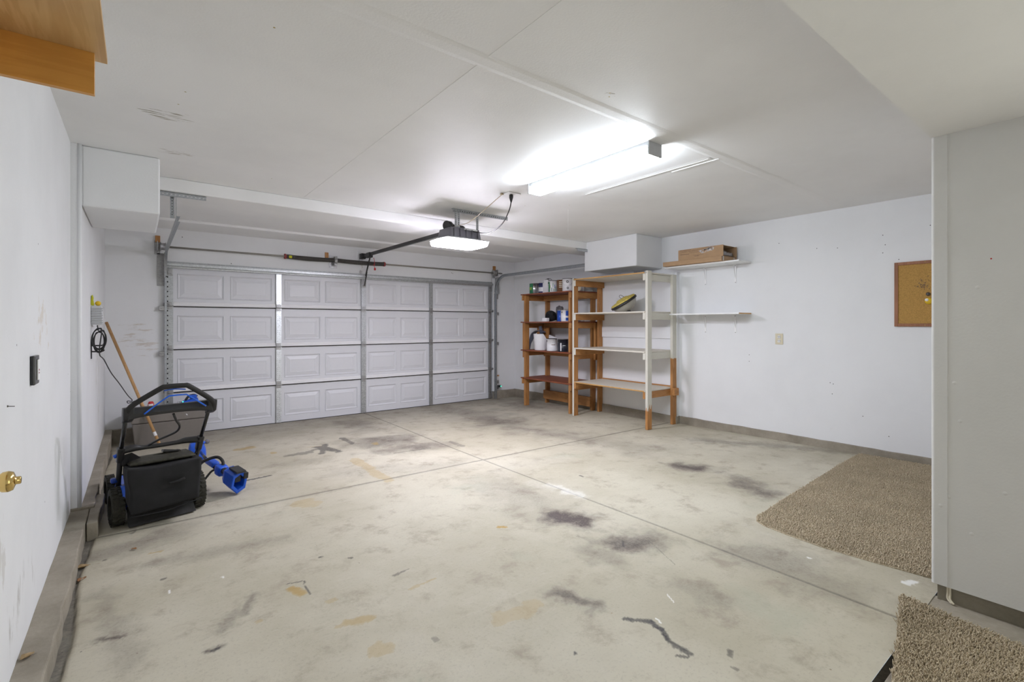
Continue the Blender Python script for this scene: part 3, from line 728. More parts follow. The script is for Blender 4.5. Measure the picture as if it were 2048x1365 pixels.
# ------------------------------------------------------------------ garage door
gd = bpy.data.objects.new('door_1', None); C.objects.link(gd); gd.location = (2.83, 7.55, -0.045)
tag(gd, kind='structure')
BAYS = [(0.355, 1.56), (1.633, 2.803), (2.884, 4.013), (4.081, 5.269)]
STILES = [(0.275, 0.355), (1.56, 1.633), (2.803, 2.884), (4.013, 4.081), (5.269, 5.345)]
ZS = [-0.042, 0.506, 1.056, 1.610, 2.150]
YF = 7.55
def panel_rects(x0, x1):
    wdt = (x1 - x0)
    return [(x0 + 0.045, x0 + wdt / 2 - 0.035), (x0 + wdt / 2 + 0.035, x1 - 0.045)]
for s_ in range(4):
    z0, z1 = ZS[s_], ZS[s_ + 1] - 0.004
    mb = MB()
    rects = [r_ for b_ in BAYS for r_ in panel_rects(*b_)]
    pz0, pz1 = z0 + 0.095, z1 - 0.115
    xs = [0.275] + [v for r_ in rects for v in r_] + [5.345]
    # flat face around the panels
    for i in range(len(xs) - 1):
        a, b_ = xs[i], xs[i + 1]
        if i % 2 == 0:
            mb.add([(a, YF, z0), (b_, YF, z0), (b_, YF, z1), (a, YF, z1)], [(0, 1, 2, 3)])
        else:
            mb.add([(a, YF, z0), (b_, YF, z0), (b_, YF, pz0), (a, YF, pz0)], [(0, 1, 2, 3)])
            mb.add([(a, YF, pz1), (b_, YF, pz1), (b_, YF, z1), (a, YF, z1)], [(0, 1, 2, 3)])
            prof = [(0, 0), (0.006, -0.007), (0.012, -0.002), (0.022, 0.006), (0.030, 0.0065), (0.036, 0.004), (0.078, -0.006), (0.083, -0.0045)]
            rings = []
            for ins, dep in prof:
                o_ = len(mb.v)
                mb.v += [(a + ins, YF + dep, pz0 + ins), (b_ - ins, YF + dep, pz0 + ins), (b_ - ins, YF + dep, pz1 - ins), (a + ins, YF + dep, pz1 - ins)]
                rings.append(o_)
            for k in range(len(rings) - 1):
                for e in range(4):
                    mb.f.append((rings[k] + e, rings[k] + (e + 1) % 4, rings[k + 1] + (e + 1) % 4, rings[k + 1] + e)); mb.m.append(0); mb.sm.append(False)
            mb.f.append(tuple(rings[-1] + e for e in range(4))); mb.m.append(0); mb.sm.append(False)
    mb.box(0.275, 5.345, YF + 0.012, YF + 0.045, z0, z1)           # thickness behind the skin
    mb.add([(0.275, YF, z1), (5.345, YF, z1), (5.345, YF + .02, z1), (0.275, YF + .02, z1)], [(0, 1, 2, 3)])
    mb.add([(0.275, YF, z0), (5.345, YF, z0), (5.345, YF + .02, z0), (0.275, YF + .02, z0)], [(3, 2, 1, 0)])
    sec = part('door_section', mb, m_door, gd)
    # rail rolled out of the section's lower edge
    if s_ > 0:
        mb = MB()
        for (a, b_) in BAYS:
            P = [(0, 0.0), (0.022, 0.004), (0.026, 0.012), (0.020, 0.022), (0.020, 0.036), (0.013, 0.044), (0.013, 0.052), (0, 0.056)]
            vs = [(x, YF - p[0], z0 - 0.002 + p[1]) for x in (a + .002, b_ - .002) for p in P]
            n_ = len(P)
            mb.add(vs, [(i, i + 1, n_ + i + 1, n_ + i) for i in range(n_ - 1)] + [tuple(range(n_))[::-1], tuple(range(n_, 2 * n_))])
        part('section_rail', mb, m_doorrail, sec)
        mb = MB(); mb.box(0.36, 5.26, YF - 0.012, YF, z0 - 0.012, z0 - 0.002)
        part('joint_seal', mb, m_hole, sec)
    # vertical stiles with punched holes
    for si, (a, b_) in enumerate(STILES):
        mb = MB()
        ye = YF - 0.03
        mb.box(a + .004, b_, ye, ye + .003, z0 + 0.004, z1 - 0.002)
        mb.box(b_ - .003, b_, ye + .003, YF, z0 + 0.004, z1 - 0.002)
        mb.box(a + .004, a + .007, ye + .003, ye + .012, z0 + 0.004, z1 - 0.002)
        o = part('stile', mb, m_galv_lit if si == 1 else m_galv_mid, sec)  # second stile gets paler steel in place of a reflection
        mb = MB(); rr_ = random.Random(s_ * 7 + si)
        zz = z0 + 0.05
        while zz < z1 - 0.03:
            if si == 0:
                mb.box(a + 0.004, a + 0.028, ye - 0.0008, ye, zz, zz + 0.018)
                zz += 0.062
            else:
                for xx in (0.3, 0.65):
                    if rr_.random() < 0.75:
                        mb.lathe([(0.0, 0.0008), (0.0032, 0.0004)], (a + (b_ - a) * xx, ye, zz), (0, -1, 0), 8)
                zz += 0.028 if rr_.random() < .8 else 0.07
        part('punched_holes', mb, m_hole, o)
        # hinge at the joint
        if s_ > 0:
            mb = MB(); xm = (a + b_) / 2
            mb.box(xm - 0.03, xm + 0.03, ye - 0.006, ye, z0 - 0.045, z0 + 0.05)
            mb.cyl((xm - 0.042, ye - 0.009, z0 + 0.0), (xm + 0.042, ye - 0.009, z0 + 0.0), 0.008, 10)
            for dz in (-0.03, 0.03): mb.cyl((xm - 0.012, ye - 0.006, z0 + dz), (xm - 0.012, ye - 0.013, z0 + dz), 0.007, 6)
            part('hinge', mb, m_galv_dk, sec, 0.001)
            if si in (0, 4):
                mb = MB(); sg = -1 if si == 0 else 1
                mb.cyl((xm, ye - 0.012, z0 + 0.02), (xm + sg * 0.07, ye - 0.012, z0 + 0.02), 0.006, 8)
                mb.cyl((xm + sg * 0.048, ye - 0.012, z0 + 0.02), (xm + sg * 0.062, ye - 0.012, z0 + 0.02), 0.021, 14)
                part('roller', mb, m_galv_dk, sec)
# horizontal strut across the top
mb = MB()
P = [(0.0, 2.095), (0.022, 2.095), (0.026, 2.115), (0.060, 2.12), (0.062, 2.15), (0.026, 2.153), (0.022, 2.178), (0.0, 2.178)]
vs = [(x, YF - 0.03 - p[0], p[1]) for x in (0.285, 5.34) for p in P]
mb.add(vs, [(i, i + 1, 8 + i + 1, 8 + i) for i in range(7)] + [(7, 0, 8, 15), tuple(range(8))[::-1], tuple(range(8, 16))])
part('top_strut', mb, m_galv_mid, gd)
mb = MB()
mb.box(0.27, 5.36, YF - 0.004, YF + 0.05, -0.052, -0.040)
part('bottom_seal', mb, m_black, gd)
for xx, sg in ((0.315, -1), (5.307, 1)):                              # top roller fixtures and bottom brackets
    mb = MB(); mb.box(xx - .035, xx + .035, YF - .045, YF - .03, 2.0, 2.085); mb.box(xx - .02, xx + .02, YF - .06, YF - .045, 2.02, 2.05)
    part('top_fixture', mb, m_galv_dk, gd, 0.002)
    mb = MB(); mb.box(xx - .04, xx + .04, YF - .05, YF - .03, -0.035, 0.05); mb.box(xx - .02, xx + .02, YF - .052, YF - .05, .06, .1)
    part('bottom_bracket', mb, m_galv_dk, gd, 0.002)
mb = MB(); mb.box(2.80, 2.87, YF - .055, YF - .03, 1.96, 2.09); mb.cyl((2.82, YF - .07, 1.99), (2.86, YF - .07, 1.99), .012, 10)
part('opener_attachment', mb, m_galv_dk, gd, 0.002)

# ------------------------------------------------------------------ tracks
def track_profile(pts, side, wdt=0.05, dep=0.025):
    """rolled steel channel swept in the plane x = const; opens towards the door"""
    mb = MB(); pts = [Vector(p) for p in pts]
    prof = [(0, -wdt / 2), (dep, -wdt / 2), (dep, -wdt / 2 + .004), (.004, -wdt / 2 + .006), (.004, wdt / 2 - .006), (dep, wdt / 2 - .004), (dep, wdt / 2), (0, wdt / 2)]
    n_ = len(prof); vs = []
    for i, p in enumerate(pts):
        t = (pts[min(i + 1, len(pts) - 1)] - pts[max(i - 1, 0)]).normalized()
        nrm = Vector((0, t.z, -t.y))
        for a, b_ in prof: vs.append(p + Vector((side * a, 0, 0)) + nrm * b_)
    fs = []
    for i in range(len(pts) - 1):
        for k in range(n_):
            fs.append((i * n_ + k, i * n_ + (k + 1) % n_, (i + 1) * n_ + (k + 1) % n_, (i + 1) * n_ + k))
    fs += [tuple(range(n_))[::-1], tuple((len(pts) - 1) * n_ + k for k in range(n_))]
    return mb.add(vs, fs)
def arc(cy, cz, r, a0, a1, x, n=12):
    return [(x, cy + r * math.cos(math.radians(a0 + (a1 - a0) * i / n)), cz + r * math.sin(math.radians(a0 + (a1 - a0) * i / n))) for i in range(n + 1)]
RR = 0.30
for side, xt, zt, label, yend in ((1, 0.262, 2.29, 'galvanised roller track left of the garage door, curving up to the beam box', 5.04), (-1, 5.405, 2.285, 'galvanised roller track right of the garage door, curving towards the shelves', 5.07)):
    t = thing('door_track', (xt, 7.46, fz(7.46)), label, 'door track')
    v = [(xt, 7.455, fz(7.4)), (xt, 7.455, 1.0), (xt, 7.455, zt - RR - .02)]
    part('vertical_track', track_profile(v, side), m_track, t)
    cv = arc(7.455 - RR, zt - RR, RR, 0, 90, xt)
    hz = cv + [(xt, yend, zt - 0.005)]
    part('horizontal_track', track_profile(hz, side), m_track, t)
    # flag bracket on the wall jamb
    mb = MB(); xo = xt - side * 0.045
    mb.box(min(xo - side * .03, xo + side * .045), max(xo - side * .03, xo + side * .045), 7.493, YD - 0.001, 1.86, 2.27)
    mb.box(min(xo + side * .040, xo + side * .045), max(xo + side * .040, xo + side * .045), 7.36, 7.495, 1.95, 2.27)
    part('flag_bracket', mb, m_galv_dk, t, 0.001)
    for zz in (0.25, 0.98, 1.55):
        mb = MB(); mb.box(xt - .055 if side > 0 else xt, xt if side > 0 else xt + .055, 7.44, 7.499, zz, zz + 0.055)
        mb.cyl((xt - side * .03, 7.438, zz + .027), (xt - side * .03, 7.43, zz + .027), .009, 6)
        part('jamb_bracket', mb, m_galv_dk, t, 0.002)
    # rear hanger: perforated angle strap up to the beam
    mb = MB()
    mb.box(xt - side * .004 - .002, xt - side * .004 + .002, yend - .01, yend + .025, zt, 2.507)
    mb.box(xt - side * .03 - .015, xt - side * .03 + .015, yend + .02, yend + .024, zt, 2.507)
    hg = part('hanger_strap', mb, m_track, t)
    mb = MB()
    for k in range(8): mb.lathe([(0, .0006), (.004, .0003)], (xt - side * .03, yend + .02, zt + .03 + k * .024), (0, -1, 0), 8)
    part('hanger_holes', mb, m_hole, hg)
    mb = MB()
    xa, xb = (xt - .115, xt + .215) if side > 0 else (xt - .26, xt - .03)
    mb.box(xa, xb, yend - .016, yend - .013, 2.468, 2.506); mb.box(xa, xb, yend - .016, yend + .02, 2.503, 2.507)
    ag = part('ceiling_angle', mb, m_track, t)
    mb = MB()
    for k in range(11):
        x_ = xa + .02 + k * (xb - xa - .04) / 10
        mb.box(x_ - .006, x_ + .006, yend - .0168, yend - .016, 2.482, 2.490)
    part('angle_slots', mb, m_ltgrey, ag)

# ------------------------------------------------------------------ torsion spring assembly
YT, ZT = 7.40, 2.345
ts = thing('torsion_spring_shaft', (2.36, YT, ZT), 'steel shaft with two dark coil springs mounted on the wall above the garage door', 'garage door spring')
mb = MB(); mb.cyl((0.22, YT, ZT), (5.50, YT, ZT), 0.0125, 12); part('shaft', mb, m_shaft, ts)
def coil(x0, x1, r=0.029, wire=0.0042, turns=70):
    mb = MB(); pts = []
    n_ = turns * 10
    for i in range(n_ + 1):
        a = 2 * math.pi * i / 10; tt = i / n_
        sag = -0.010 * math.sin(math.pi * tt)
        pts.append((x0 + (x1 - x0) * tt, YT + r * math.cos(a), ZT + sag + r * math.sin(a)))
    mb.tube(pts, wire, 5)
    mb.cyl((x0, YT, ZT), (x1, YT, ZT), r - 0.004, 14)
    return mb
part('spring', coil(1.665, 2.335), m_dkmetal, ts); part('spring', coil(2.39, 3.13), m_dkmetal, ts)
for x in (1.655, 3.135):
    mb = MB(); mb.lathe([(0, -.012), (.036, -.012), (.038, 0), (.033, .016), (0, .016)], (x, YT, ZT), (1, 0, 0), 18); part('winding_cone', mb, m_redcone, ts)
mb = MB(); mb.box(1.70, 1.74, YT - .0345, YT - .02, ZT - .024, ZT + .012); part('spring_tag', mb, m_lime, ts)
mb = MB()
mb.box(2.345, 2.38, YT - .005, 7.499, ZT - .075, ZT + .03); mb.box(2.30, 2.42, 7.492, 7.499, ZT - .11, ZT + .075)
mb.lathe([(.02, -.02), (.048, -.02), (.048, .02), (.02, .02)], (2.362, YT, ZT), (1, 0, 0), 18)
for a in range(8): mb.cyl((2.345, YT + .045 * math.cos(a * .785), ZT + .045 * math.sin(a * .785)), (2.38, YT + .045 * math.cos(a * .785), ZT + .045 * math.sin(a * .785)), .009, 6)
part('center_bracket', mb, m_galv_dk, ts, 0.001)
mb = MB(); mb.box(2.235, 2.285, 7.485, 7.499, ZT + .04, ZT + .12); part('wood_pad', mb, m_wz, ts)
for x, sg in ((0.245, 1), (5.32, -1)):
    mb = MB(); mb.lathe([(.012, -.03), (.05, -.03), (.055, -.022), (.044, -.015), (.044, .02), (.055, .028), (.03, .034), (.012, .034)], (x, YT, ZT), (1, 0, 0), 22); part('cable_drum', mb, m_galv_dk, ts)
    mb = MB(); xx = x - sg * .055; mb.box(xx - .004, xx + .004, YT - .045, 7.499, ZT - .06, ZT + .06); mb.box(xx - .03, xx + .03, 7.493, 7.499, ZT - .09, ZT + .08); part('end_bearing_plate', mb, m_galv_dk, ts, .001)
    mb = MB(); mb.box(xx - .02, xx + .03, 7.47, 7.499, ZT + .06, ZT + .14); part('wood_pad', mb, m_wz, ts)
    mb = MB(); mb.cyl((x + .03 * sg, YT + .046, ZT), (x + .015 * sg, YF - .05, 0.0), .0018, 6); part('lift_cable', mb, m_shaft, ts)

# ------------------------------------------------------------------ garage door opener
XO, YO = 2.80, 4.55
op = thing('garage_door_opener', (XO, YO, 2.25), 'dark grey garage door opener with a glowing lens, hung from the ceiling', 'garage door opener')
mb = MB(); mb.soft([(XO - .20, YO - .15, 2.29), (XO + .20, YO - .15, 2.29), (XO + .20, YO + .16, 2.29), (XO - .20, YO + .16, 2.29), (XO - .185, YO - .13, 2.42), (XO + .185, YO - .13, 2.42), (XO + .185, YO + .14, 2.42), (XO - .185, YO + .14, 2.42)], 10, 0.14)
part('motor_housing', mb, m_opener, op)
mb = MB(); mb.box(XO - .03, XO + .14, YO - .146, YO - .135, 2.395, 2.41); part('housing_strip', mb, m_ltgrey, op)
for k in range(5): part('housing_rib', MB().box(XO - .16 + .075 * k, XO - .157 + .075 * k, YO - .156, YO - .13, 2.315, 2.40), m_opener, op)
mb = MB(); mb.soft([(XO - .27, YO - .18, 2.232), (XO + .27, YO - .18, 2.232), (XO + .27, YO + .19, 2.232), (XO - .27, YO + .19, 2.232), (XO - .285, YO - .20, 2.288), (XO + .285, YO - .20, 2.288), (XO + .285, YO + .20, 2.288), (XO - .285, YO + .20, 2.288)], 10, 0.22)
part('light_lens', mb, m_lens, op)
part('lens_light_shield', MB().soft([(XO - .295, YO - .21, 2.286), (XO + .295, YO - .21, 2.286), (XO + .295, YO + .21, 2.286), (XO - .295, YO + .21, 2.286), (XO - .27, YO - .19, 2.302), (XO + .27, YO - .19, 2.302), (XO + .27, YO + .19, 2.302), (XO - .27, YO + .19, 2.302)], 10, 0.2), m_ltgrey, op)  # opaque tray added to keep the lens light off the ceiling
mb = MB(); mb.lathe([(0, -.035), (.03, -.03), (.045, 0), (.05, .02)], (XO + .03, YO - .08, 2.235), (0, 0, 1), 16); part('motion_sensor', mb, m_ltgrey, op)
mb = MB(); mb.tube([(XO - .10, YO - .19, 2.30), (XO - .1, YO - .215, 2.24), (XO + .0, YO - .17, 2.215), (XO + .04, YO - .14, 2.17)], .003, 6, smoothpath=6); part('antenna_wire', mb, m_ltgrey, op)
# rail to the wall above the door
ra, rb = Vector((XO, YO + .10, 2.43)), Vector((2.80, 7.46, 2.45))
mb = MB(); mb.beam(ra, rb, 0.036, 0.045); part('rail', mb, m_black, op, .004)
mb = MB(); mb.cyl(ra + Vector((.03, 0, .0)), rb + Vector((.012, -.2, 0)), .004, 6); part('drive_belt', mb, m_rubber, op)
mb = MB(); mb.box(2.765, 2.835, 7.40, 7.499, 2.405, 2.49); mb.cyl((2.75, 7.42, 2.45), (2.85, 7.42, 2.45), .03, 14); part('header_bracket', mb, m_black, op, .003)
mb = MB(); mb.box(2.77, 2.83, 7.10, 7.24, 2.395, 2.475); part('trolley', mb, m_black, op, .006)
mb = MB(); mb.beam((2.815, 7.18, 2.41), (2.83, 7.40, 2.14), .016, .022); mb.beam((2.835, 7.36, 2.2), (2.84, 7.475, 1.985), .012, .03); part('door_arm', mb, m_black, op, .002)
mb = MB(); mb.tube([(2.86, 7.15, 2.40), (2.875, 7.15, 2.33), (2.868, 7.15, 2.28), (2.88, 7.15, 2.24)], .004, 6, smoothpath=4)
mb.lathe([(.0, -.02), (.014, -.016), (.016, 0), (.010, .02), (0, .022)], (2.88, 7.15, 2.225), (0, 0, 1), 10)
mb.lathe([(0, -.008), (.012, -.004), (.012, .008), (0, .01)], (2.868, 7.15, 2.29), (0, 0, 1), 10)
part('release_cord', mb, m_red, op)
mb = MB(); mb.lathe([(0, -.02), (.075, -.02), (.085, 0), (.06, .03), (0, .035)], (XO + .0, YO + .02, 2.43), (0, 0, 1), 20); part('sprocket_cover', mb, m_black, op)
mb = MB(); mb.cyl((XO - .17, YO + .0, 2.45), (XO - .11, YO + .02, 2.45), .05, 14); mb.cyl((XO - .14, YO + .02, 2.49), (XO + .02, YO + .02, 2.44), .010, 8); part('pulley_clamp', mb, m_blackshine, op)
# hangers
YA = 4.45
mb = MB(); mb.box(2.655, 3.39, YA - .002, YA + .001, 2.58, ZC); mb.box(2.655, 3.39, YA, YA + .035, ZC - .004, ZC - .0005); ang = part('ceiling_angle', mb, m_track, op)
mb = MB()
for k in range(24): mb.box(2.68 + k * .0295, 2.692 + k * .0295, YA - .0028, YA - .002, 2.594, 2.602)
part('angle_slots', mb, m_hole, ang)
for x in (2.69, 2.725, 2.965):
    mb = MB(); mb.box(x - .014, x + .014, YA - .006, YA - .002, 2.40, 2.605)
    for k in range(8): mb.lathe([(0, .0006, 1), (.0045, .0003, 1)], (x, YA - .006, 2.43 + k * .022), (0, -1, 0), 8)
    part('hanger_strap', mb, [m_track, m_hole], op)
# power cord and bell wire
oc = thing('ceiling_outlet', (2.80, 3.62, ZC), 'blank white plate on the ceiling where the black opener cord plugs in', 'outlet')
mb = MB(); mb.box(2.73, 2.87, 3.56, 3.68, ZC - .009, ZC - .0005); part('cover_plate', mb, m_white, oc, .002)
pc = thing('power_cord', (2.81, 3.7, 2.55), 'black power cord running from the ceiling plate to the opener', 'cord')
mb = MB(); mb.lathe([(.012, 0), (.019, .004), (.019, .03), (.012, .055), (.006, .075)], (2.80, 3.62, ZC - .009), (0, 0, -1), 14); part('plug', mb, m_black, pc)
mb = MB(); mb.tube([(2.80, 3.62, 2.54), (2.82, 3.68, 2.47), (2.87, 3.86, 2.38), (2.92, 4.15, 2.34), (2.90, 4.38, 2.38), (2.86, 4.50, 2.425)], .0055, 8, smoothpath=8); part('cable', mb, m_black, pc)
mb = MB(); mb.tube([(2.72, 3.66, 2.605), (2.70, 3.75, 2.56), (2.72, 4.0, 2.50), (2.76, 4.3, 2.455), (2.72, 4.45, 2.44), (2.66, 4.42, 2.42)], .0028, 6, smoothpath=8)
mb.lathe([(0, 0), (.02, .002), (.012, .012), (0, .014)], (2.72, 3.66, ZC - .015), (0, 0, 1), 10)
mb.build('bell_wire', m_tanwire, None, label='thin tan wire stapled to the ceiling above the opener', cat='wire', origin=(2.72, 3.9, 2.55))

# ------------------------------------------------------------------ ceiling light
lf = thing('ceiling_light', (2.79, 2.635, ZC), 'long white ceiling light with glowing diffuser and grey end caps', 'light fixture')
x0, x1, y0, y1 = 2.722, 2.862, 2.005, 3.27
mb = MB(); mb.box(x0 + .004, x1 - .004, y0, y1, ZC - .030, ZC - .0005); part('housing', mb, m_grey, lf, .001)
mb = MB(); mb.box(x0, x1, y0 + .006, y1 - .006, ZC - .088, ZC - .030); part('diffuser', mb, m_tube, lf, .01)
for a, b_ in ((y0 - .008, y0 + .006), (y1 - .006, y1 + .008)):
    mb = MB(); mb.box(x0 - .002, x1 + .002, a, b_, ZC - .09, ZC - .0005); part('end_cap', mb, m_grey, lf, .003)
for x_, y_, z_ in ((3.0, 3.78, 2.3), (3.67, 3.8, 2.36)):
    pass
mb = MB(); mb.cyl((3.68, 3.75, ZC), (3.68, 3.75, 2.38), .0012, 5); mb.build('ceiling_string', m_white, None, label='thin white string hanging from the ceiling before the wall box', cat='string', origin=(3.68, 3.75, ZC))

# ------------------------------------------------------------------ shelving units
def shelving(name, loc, label, spec):
    return thing(name, loc, label, 'shelving unit')
XF, XB = 5.235, 5.879        # front and back edge of the units
def fpost(x0, x1, yc, z1): return MB().box(x0, x1, yc - .019, yc + .019, fz(yc) + .001, z1)

# whitewashed unit on the right
U = thing('wooden_shelving_unit', (5.55, 4.56, fz(4.56)), 'whitewashed wooden shelving unit, nearer of the two, against the right wall', 'shelving unit')
YL, YR = 5.225, 3.885
mb = MB().box(XF, XF + .089, YL - .019, YL + .019, fz(YL) + .001, 2.075)
mb.m = [0, 0, 0, 0, 0, 1]
part('post', mb, [m_wz, m_wzp], U, .003, 'front post, whitewashed on its front edge only')
part('post', fpost(XF, XF + .089, YR, 2.078), m_wz_low, U, .003, 'front post, whitewash worn off near the floor')
part('post', fpost(XB - .089, XB, YL, 2.06), m_wz, U, .003, 'bare brown rear post')
part('post', fpost(XB - .089, XB, YR, 2.06), m_wz_mid, U, .003, 'rear post, whitewashed only in its upper part')
for i, z in enumerate((2.062, 1.548, 1.020, 0.506)):
    # side rails inside the posts, painted on the outer side of the unit's right end
    mb = MB().box(XF - .004, XB, YL - .019 - .038, YL - .019, z - .020 - .089, z - .020)
    mb.m = [0, 0, 0, 0, 0, 1]
    part('side_rail', mb, [m_wx, m_wxp if i < 3 else m_wx], U, .003)
    part('side_rail', MB().box(XF - .004, XB, YR + .019, YR + .019 + .038, z - .020 - .089, z - .020), m_wxp if i < 3 else m_wx, U, .003)
    if i == 0: part('shelf', MB().box(XF + .0, XB, YR - .0, YL + .0, z - .018, z), [m_ply], U, .002)
    else: part('shelf', MB().box(XF - .01, XB, YR + .021, YL - .021, z - .018, z), [m_ply], U, .002)
    if i in (0, 3): part('edge_strip', MB().box(XF - .014, XF - .0101 if i else XF - .0005, YR + .03, YL - .03, z - .016, z - .001), m_plyedge, U, .0)
part('end_block', MB().box(XB - .1, XB, YR - .058, YR - .02, 0.40, 0.50), m_wx, U, .003)
part('back_edge_strip', MB().box(XB - .03, XB, YR + .03, YL - .03, .506, .522), m_wy, U, .002)

# brown unit on the left
V = thing('wooden_shelving_unit', (5.58, 5.92, fz(5.92)), 'reddish brown wooden shelving unit holding paint cans in the corner', 'shelving unit')
XF2 = 5.30
YL2, YR2 = 6.47, 5.375
for yc in (YL2, YR2):
    part('post', fpost(XF2, XF2 + .089, yc, 1.878), m_wz, V, .003)
    part('post', fpost(XB - .089, XB, yc, 1.878), m_wz, V, .003)
for i, z in enumerate((1.898, 1.420, 0.936, 0.455)):
    for yc, s_ in ((YL2, 1), (YR2, -1)):
        a = yc + s_ * .019; b_ = a + s_ * .036
        if i == 0 or i == 3 or s_ < 0: part('side_rail', MB().box(XF2 - .02, XB, min(a, b_), max(a, b_), z - .020 - .089, z - .020), m_wx, V, .003)
        else: part('side_rail', MB().box(XF2 + .095, XB - .095, min(a, b_), max(a, b_), z - .020 - .089, z - .020), m_wx, V, .003)
    part('back_apron', MB().box(XB - .13, XB - .092, YR2 - .019, YL2 + .019, z - .020 - .089, z - .020), m_wy, V, .003)
    part('shelf', MB().box(XF2 - .03, XB, YR2 - .06, YL2 + .075, z - .018, z), m_redshelf, V, .002)
for yc, s_ in ((YL2, 1), (YR2, -1)):
    a = yc + s_ * .019
    if s_ > 0:
        part('splice_board', MB().box(XF2 + .0, XF2 + .089, a, a + .038, .80, 1.40), m_wz, V, .003)
        part('splice_board', MB().box(XB - .089, XB, a, a + .038, .80, 1.40), m_wz, V, .003)
    else:
        part('splice_board', MB().box(XB - .089, XB, a - .074, a - .038, .80, 1.40), m_wz, V, .003)
part('stretcher', MB().box(XB - .13, XB - .091, YR2 - .019, YL2 + .019, .045, .20), m_wy, V, .003)

# ------------------------------------------------------------------ paint cans
def can(x, y, z, r, h, label, mats, name='paint_can', bands=None, handle=True, lid=None, ang=0.0, group=None, emblem=None):
    t = thing(name, (x, y, z), label, 'paint can' if 'can' in name else 'container', group)
    mb = MB()
    pr = [(0, .001), (r * .97, .001), (r, .004), (r, .010)]
    bs = bands or [(1.0, 0)]
    for f, mi in bs:
        pr += [(r * .985, pr[-1][1] + .0001, mi), (r * .985, h * f - .008, mi)]
    pr += [(r, h - .008, len(mats)), (r, h, len(mats)), (r * .9, h + .001, len(mats)), (r * .88, h - .004, len(mats)), (0, h - .004, len(mats))]
    mb.lathe(pr, (x, y, z), n=26); part('can_body', mb, list(mats) + [lid or m_tin], t)
    if handle:
        a0 = ang
        for s_ in (1, -1):
            mb = MB(); dx_, dy_ = math.cos(a0) * s_, math.sin(a0) * s_
            mb.lathe([(0, .004), (.010, .003), (.012, -.002)], (x + dx_ * r, y + dy_ * r, z + h * .80), (dx_, dy_, 0), 12)
            part('handle_ear', mb, m_hole if s_ > 0 else m_tin, t)
        pts = [(x + math.cos(a0) * r * math.cos(p) + math.sin(a0) * (r + .006) * -math.sin(p) * -1 * 1.0,
                y + math.sin(a0) * r * math.cos(p) - math.cos(a0) * (r + .006) * math.sin(p), z + h * .80 - .07 * math.sin(p)) for p in [math.pi * i / 12 for i in range(13)]]
        mb = MB().tube(pts, .0016, 5); part('wire_handle', mb, m_tin, t)
    return t
def wedge(mbx, x, y, z, r, a0, a1, z0, z1, mi=0, out=.0008, n=8):
    """curved label patch on a can"""
    vs = []
    for i in range(n + 1):
        a = a0 + (a1 - a0) * i / n
        vs += [(x + (r + out) * math.cos(a), y + (r + out) * math.sin(a), z + z0), (x + (r + out) * math.cos(a), y + (r + out) * math.sin(a), z + z1)]
    mbx.add(vs, [(2 * i, 2 * i + 2, 2 * i + 3, 2 * i + 1) for i in range(n)], mi, True)
    return mbx
# direction from the shelf towards the middle of the room
CD = math.radians(180 + 42)
ZTOP = 1.899
t = can(5.46, 6.40, ZTOP, .083, .19, 'green and silver paint can at the left end of the brown unit, top shelf', [m_tin], ang=CD + .35)
part('label_panel', wedge(MB(), 5.46, 6.40, ZTOP, .082, CD + math.radians(-95), CD + math.radians(-8), .012, .18), m_cangreen, t)
part('label_panel', wedge(MB(), 5.46, 6.40, ZTOP, .082, CD + math.radians(-85), CD + math.radians(-25), .07, .12, out=.0016), m_canlime, t)
t = can(5.50, 6.22, ZTOP, .075, .19, 'navy and white paint can second from the left on the top shelf', [m_cannavy, m_canwhite, m_cannavy], bands=[(.25, 0), (.62, 1), (1.0, 2)], ang=CD + .9, handle=False)
part('label_panel', wedge(MB(), 5.50, 6.22, ZTOP, .074, CD + .1, CD + .4, .012, .18), m_canwhite, t)
t = thing('metal_canister', (5.47, 6.06, ZTOP), 'tall white square tin with dark cap between paint cans', 'tin')
part('tin_body', MB().box(5.42, 5.53, 6.0, 6.11, ZTOP, ZTOP + .225), m_canwhite, t, .006)
part('cap', MB().cyl((5.45, 6.03, ZTOP + .22), (5.45, 6.03, ZTOP + .245), .018, 12), m_black, t)
part('carry_strap', MB().tube([(5.44, 6.09, ZTOP + .225), (5.47, 6.07, ZTOP + .245), (5.50, 6.03, ZTOP + .245), (5.52, 6.01, ZTOP + .225)], .004, 6, smoothpath=4), m_black, t)
t = can(5.44, 5.90, ZTOP, .083, .20, 'green and white leaf patterned paint can on the top shelf', [m_canwhite], ang=CD - 1.1, lid=m_black)
for k, (a, z0, z1, mm) in enumerate([(-.95, .01, .18, m_cangreen), (-.75, .01, .17, m_cangreen), (-.55, .07, .12, m_canlime), (-.2, .02, .08, m_cangreen), (.05, .09, .15, m_cangreen), (.25, .02, .06, m_cangreen), (.4, .07, .13, m_canblue), (.6, .02, .10, m_cangreen)]):
    part('label_panel', wedge(MB(), 5.44, 5.90, ZTOP, .082, CD + a, CD + a + (.2 if k < 2 else .11), z0, z1, out=.0008 + .0002 * k), mm, t)
t = can(5.475, 5.735, ZTOP, .076, .205, 'brown wood stain can with pale lettering on the top shelf', [m_canbrown], ang=CD + 1.2, handle=False)
for k in range(4):
    part('label_line', wedge(MB(), 5.475, 5.735, ZTOP, .075, CD - .45, CD + .45 - .1 * (k % 2), .075 + .028 * k, .087 + .028 * k), m_cream, t)
t = can(5.45, 5.56, ZTOP, .088, .21, 'white paint can with dark round emblem beside the brown can', [m_canwhite], ang=CD + 1.5, lid=m_black)
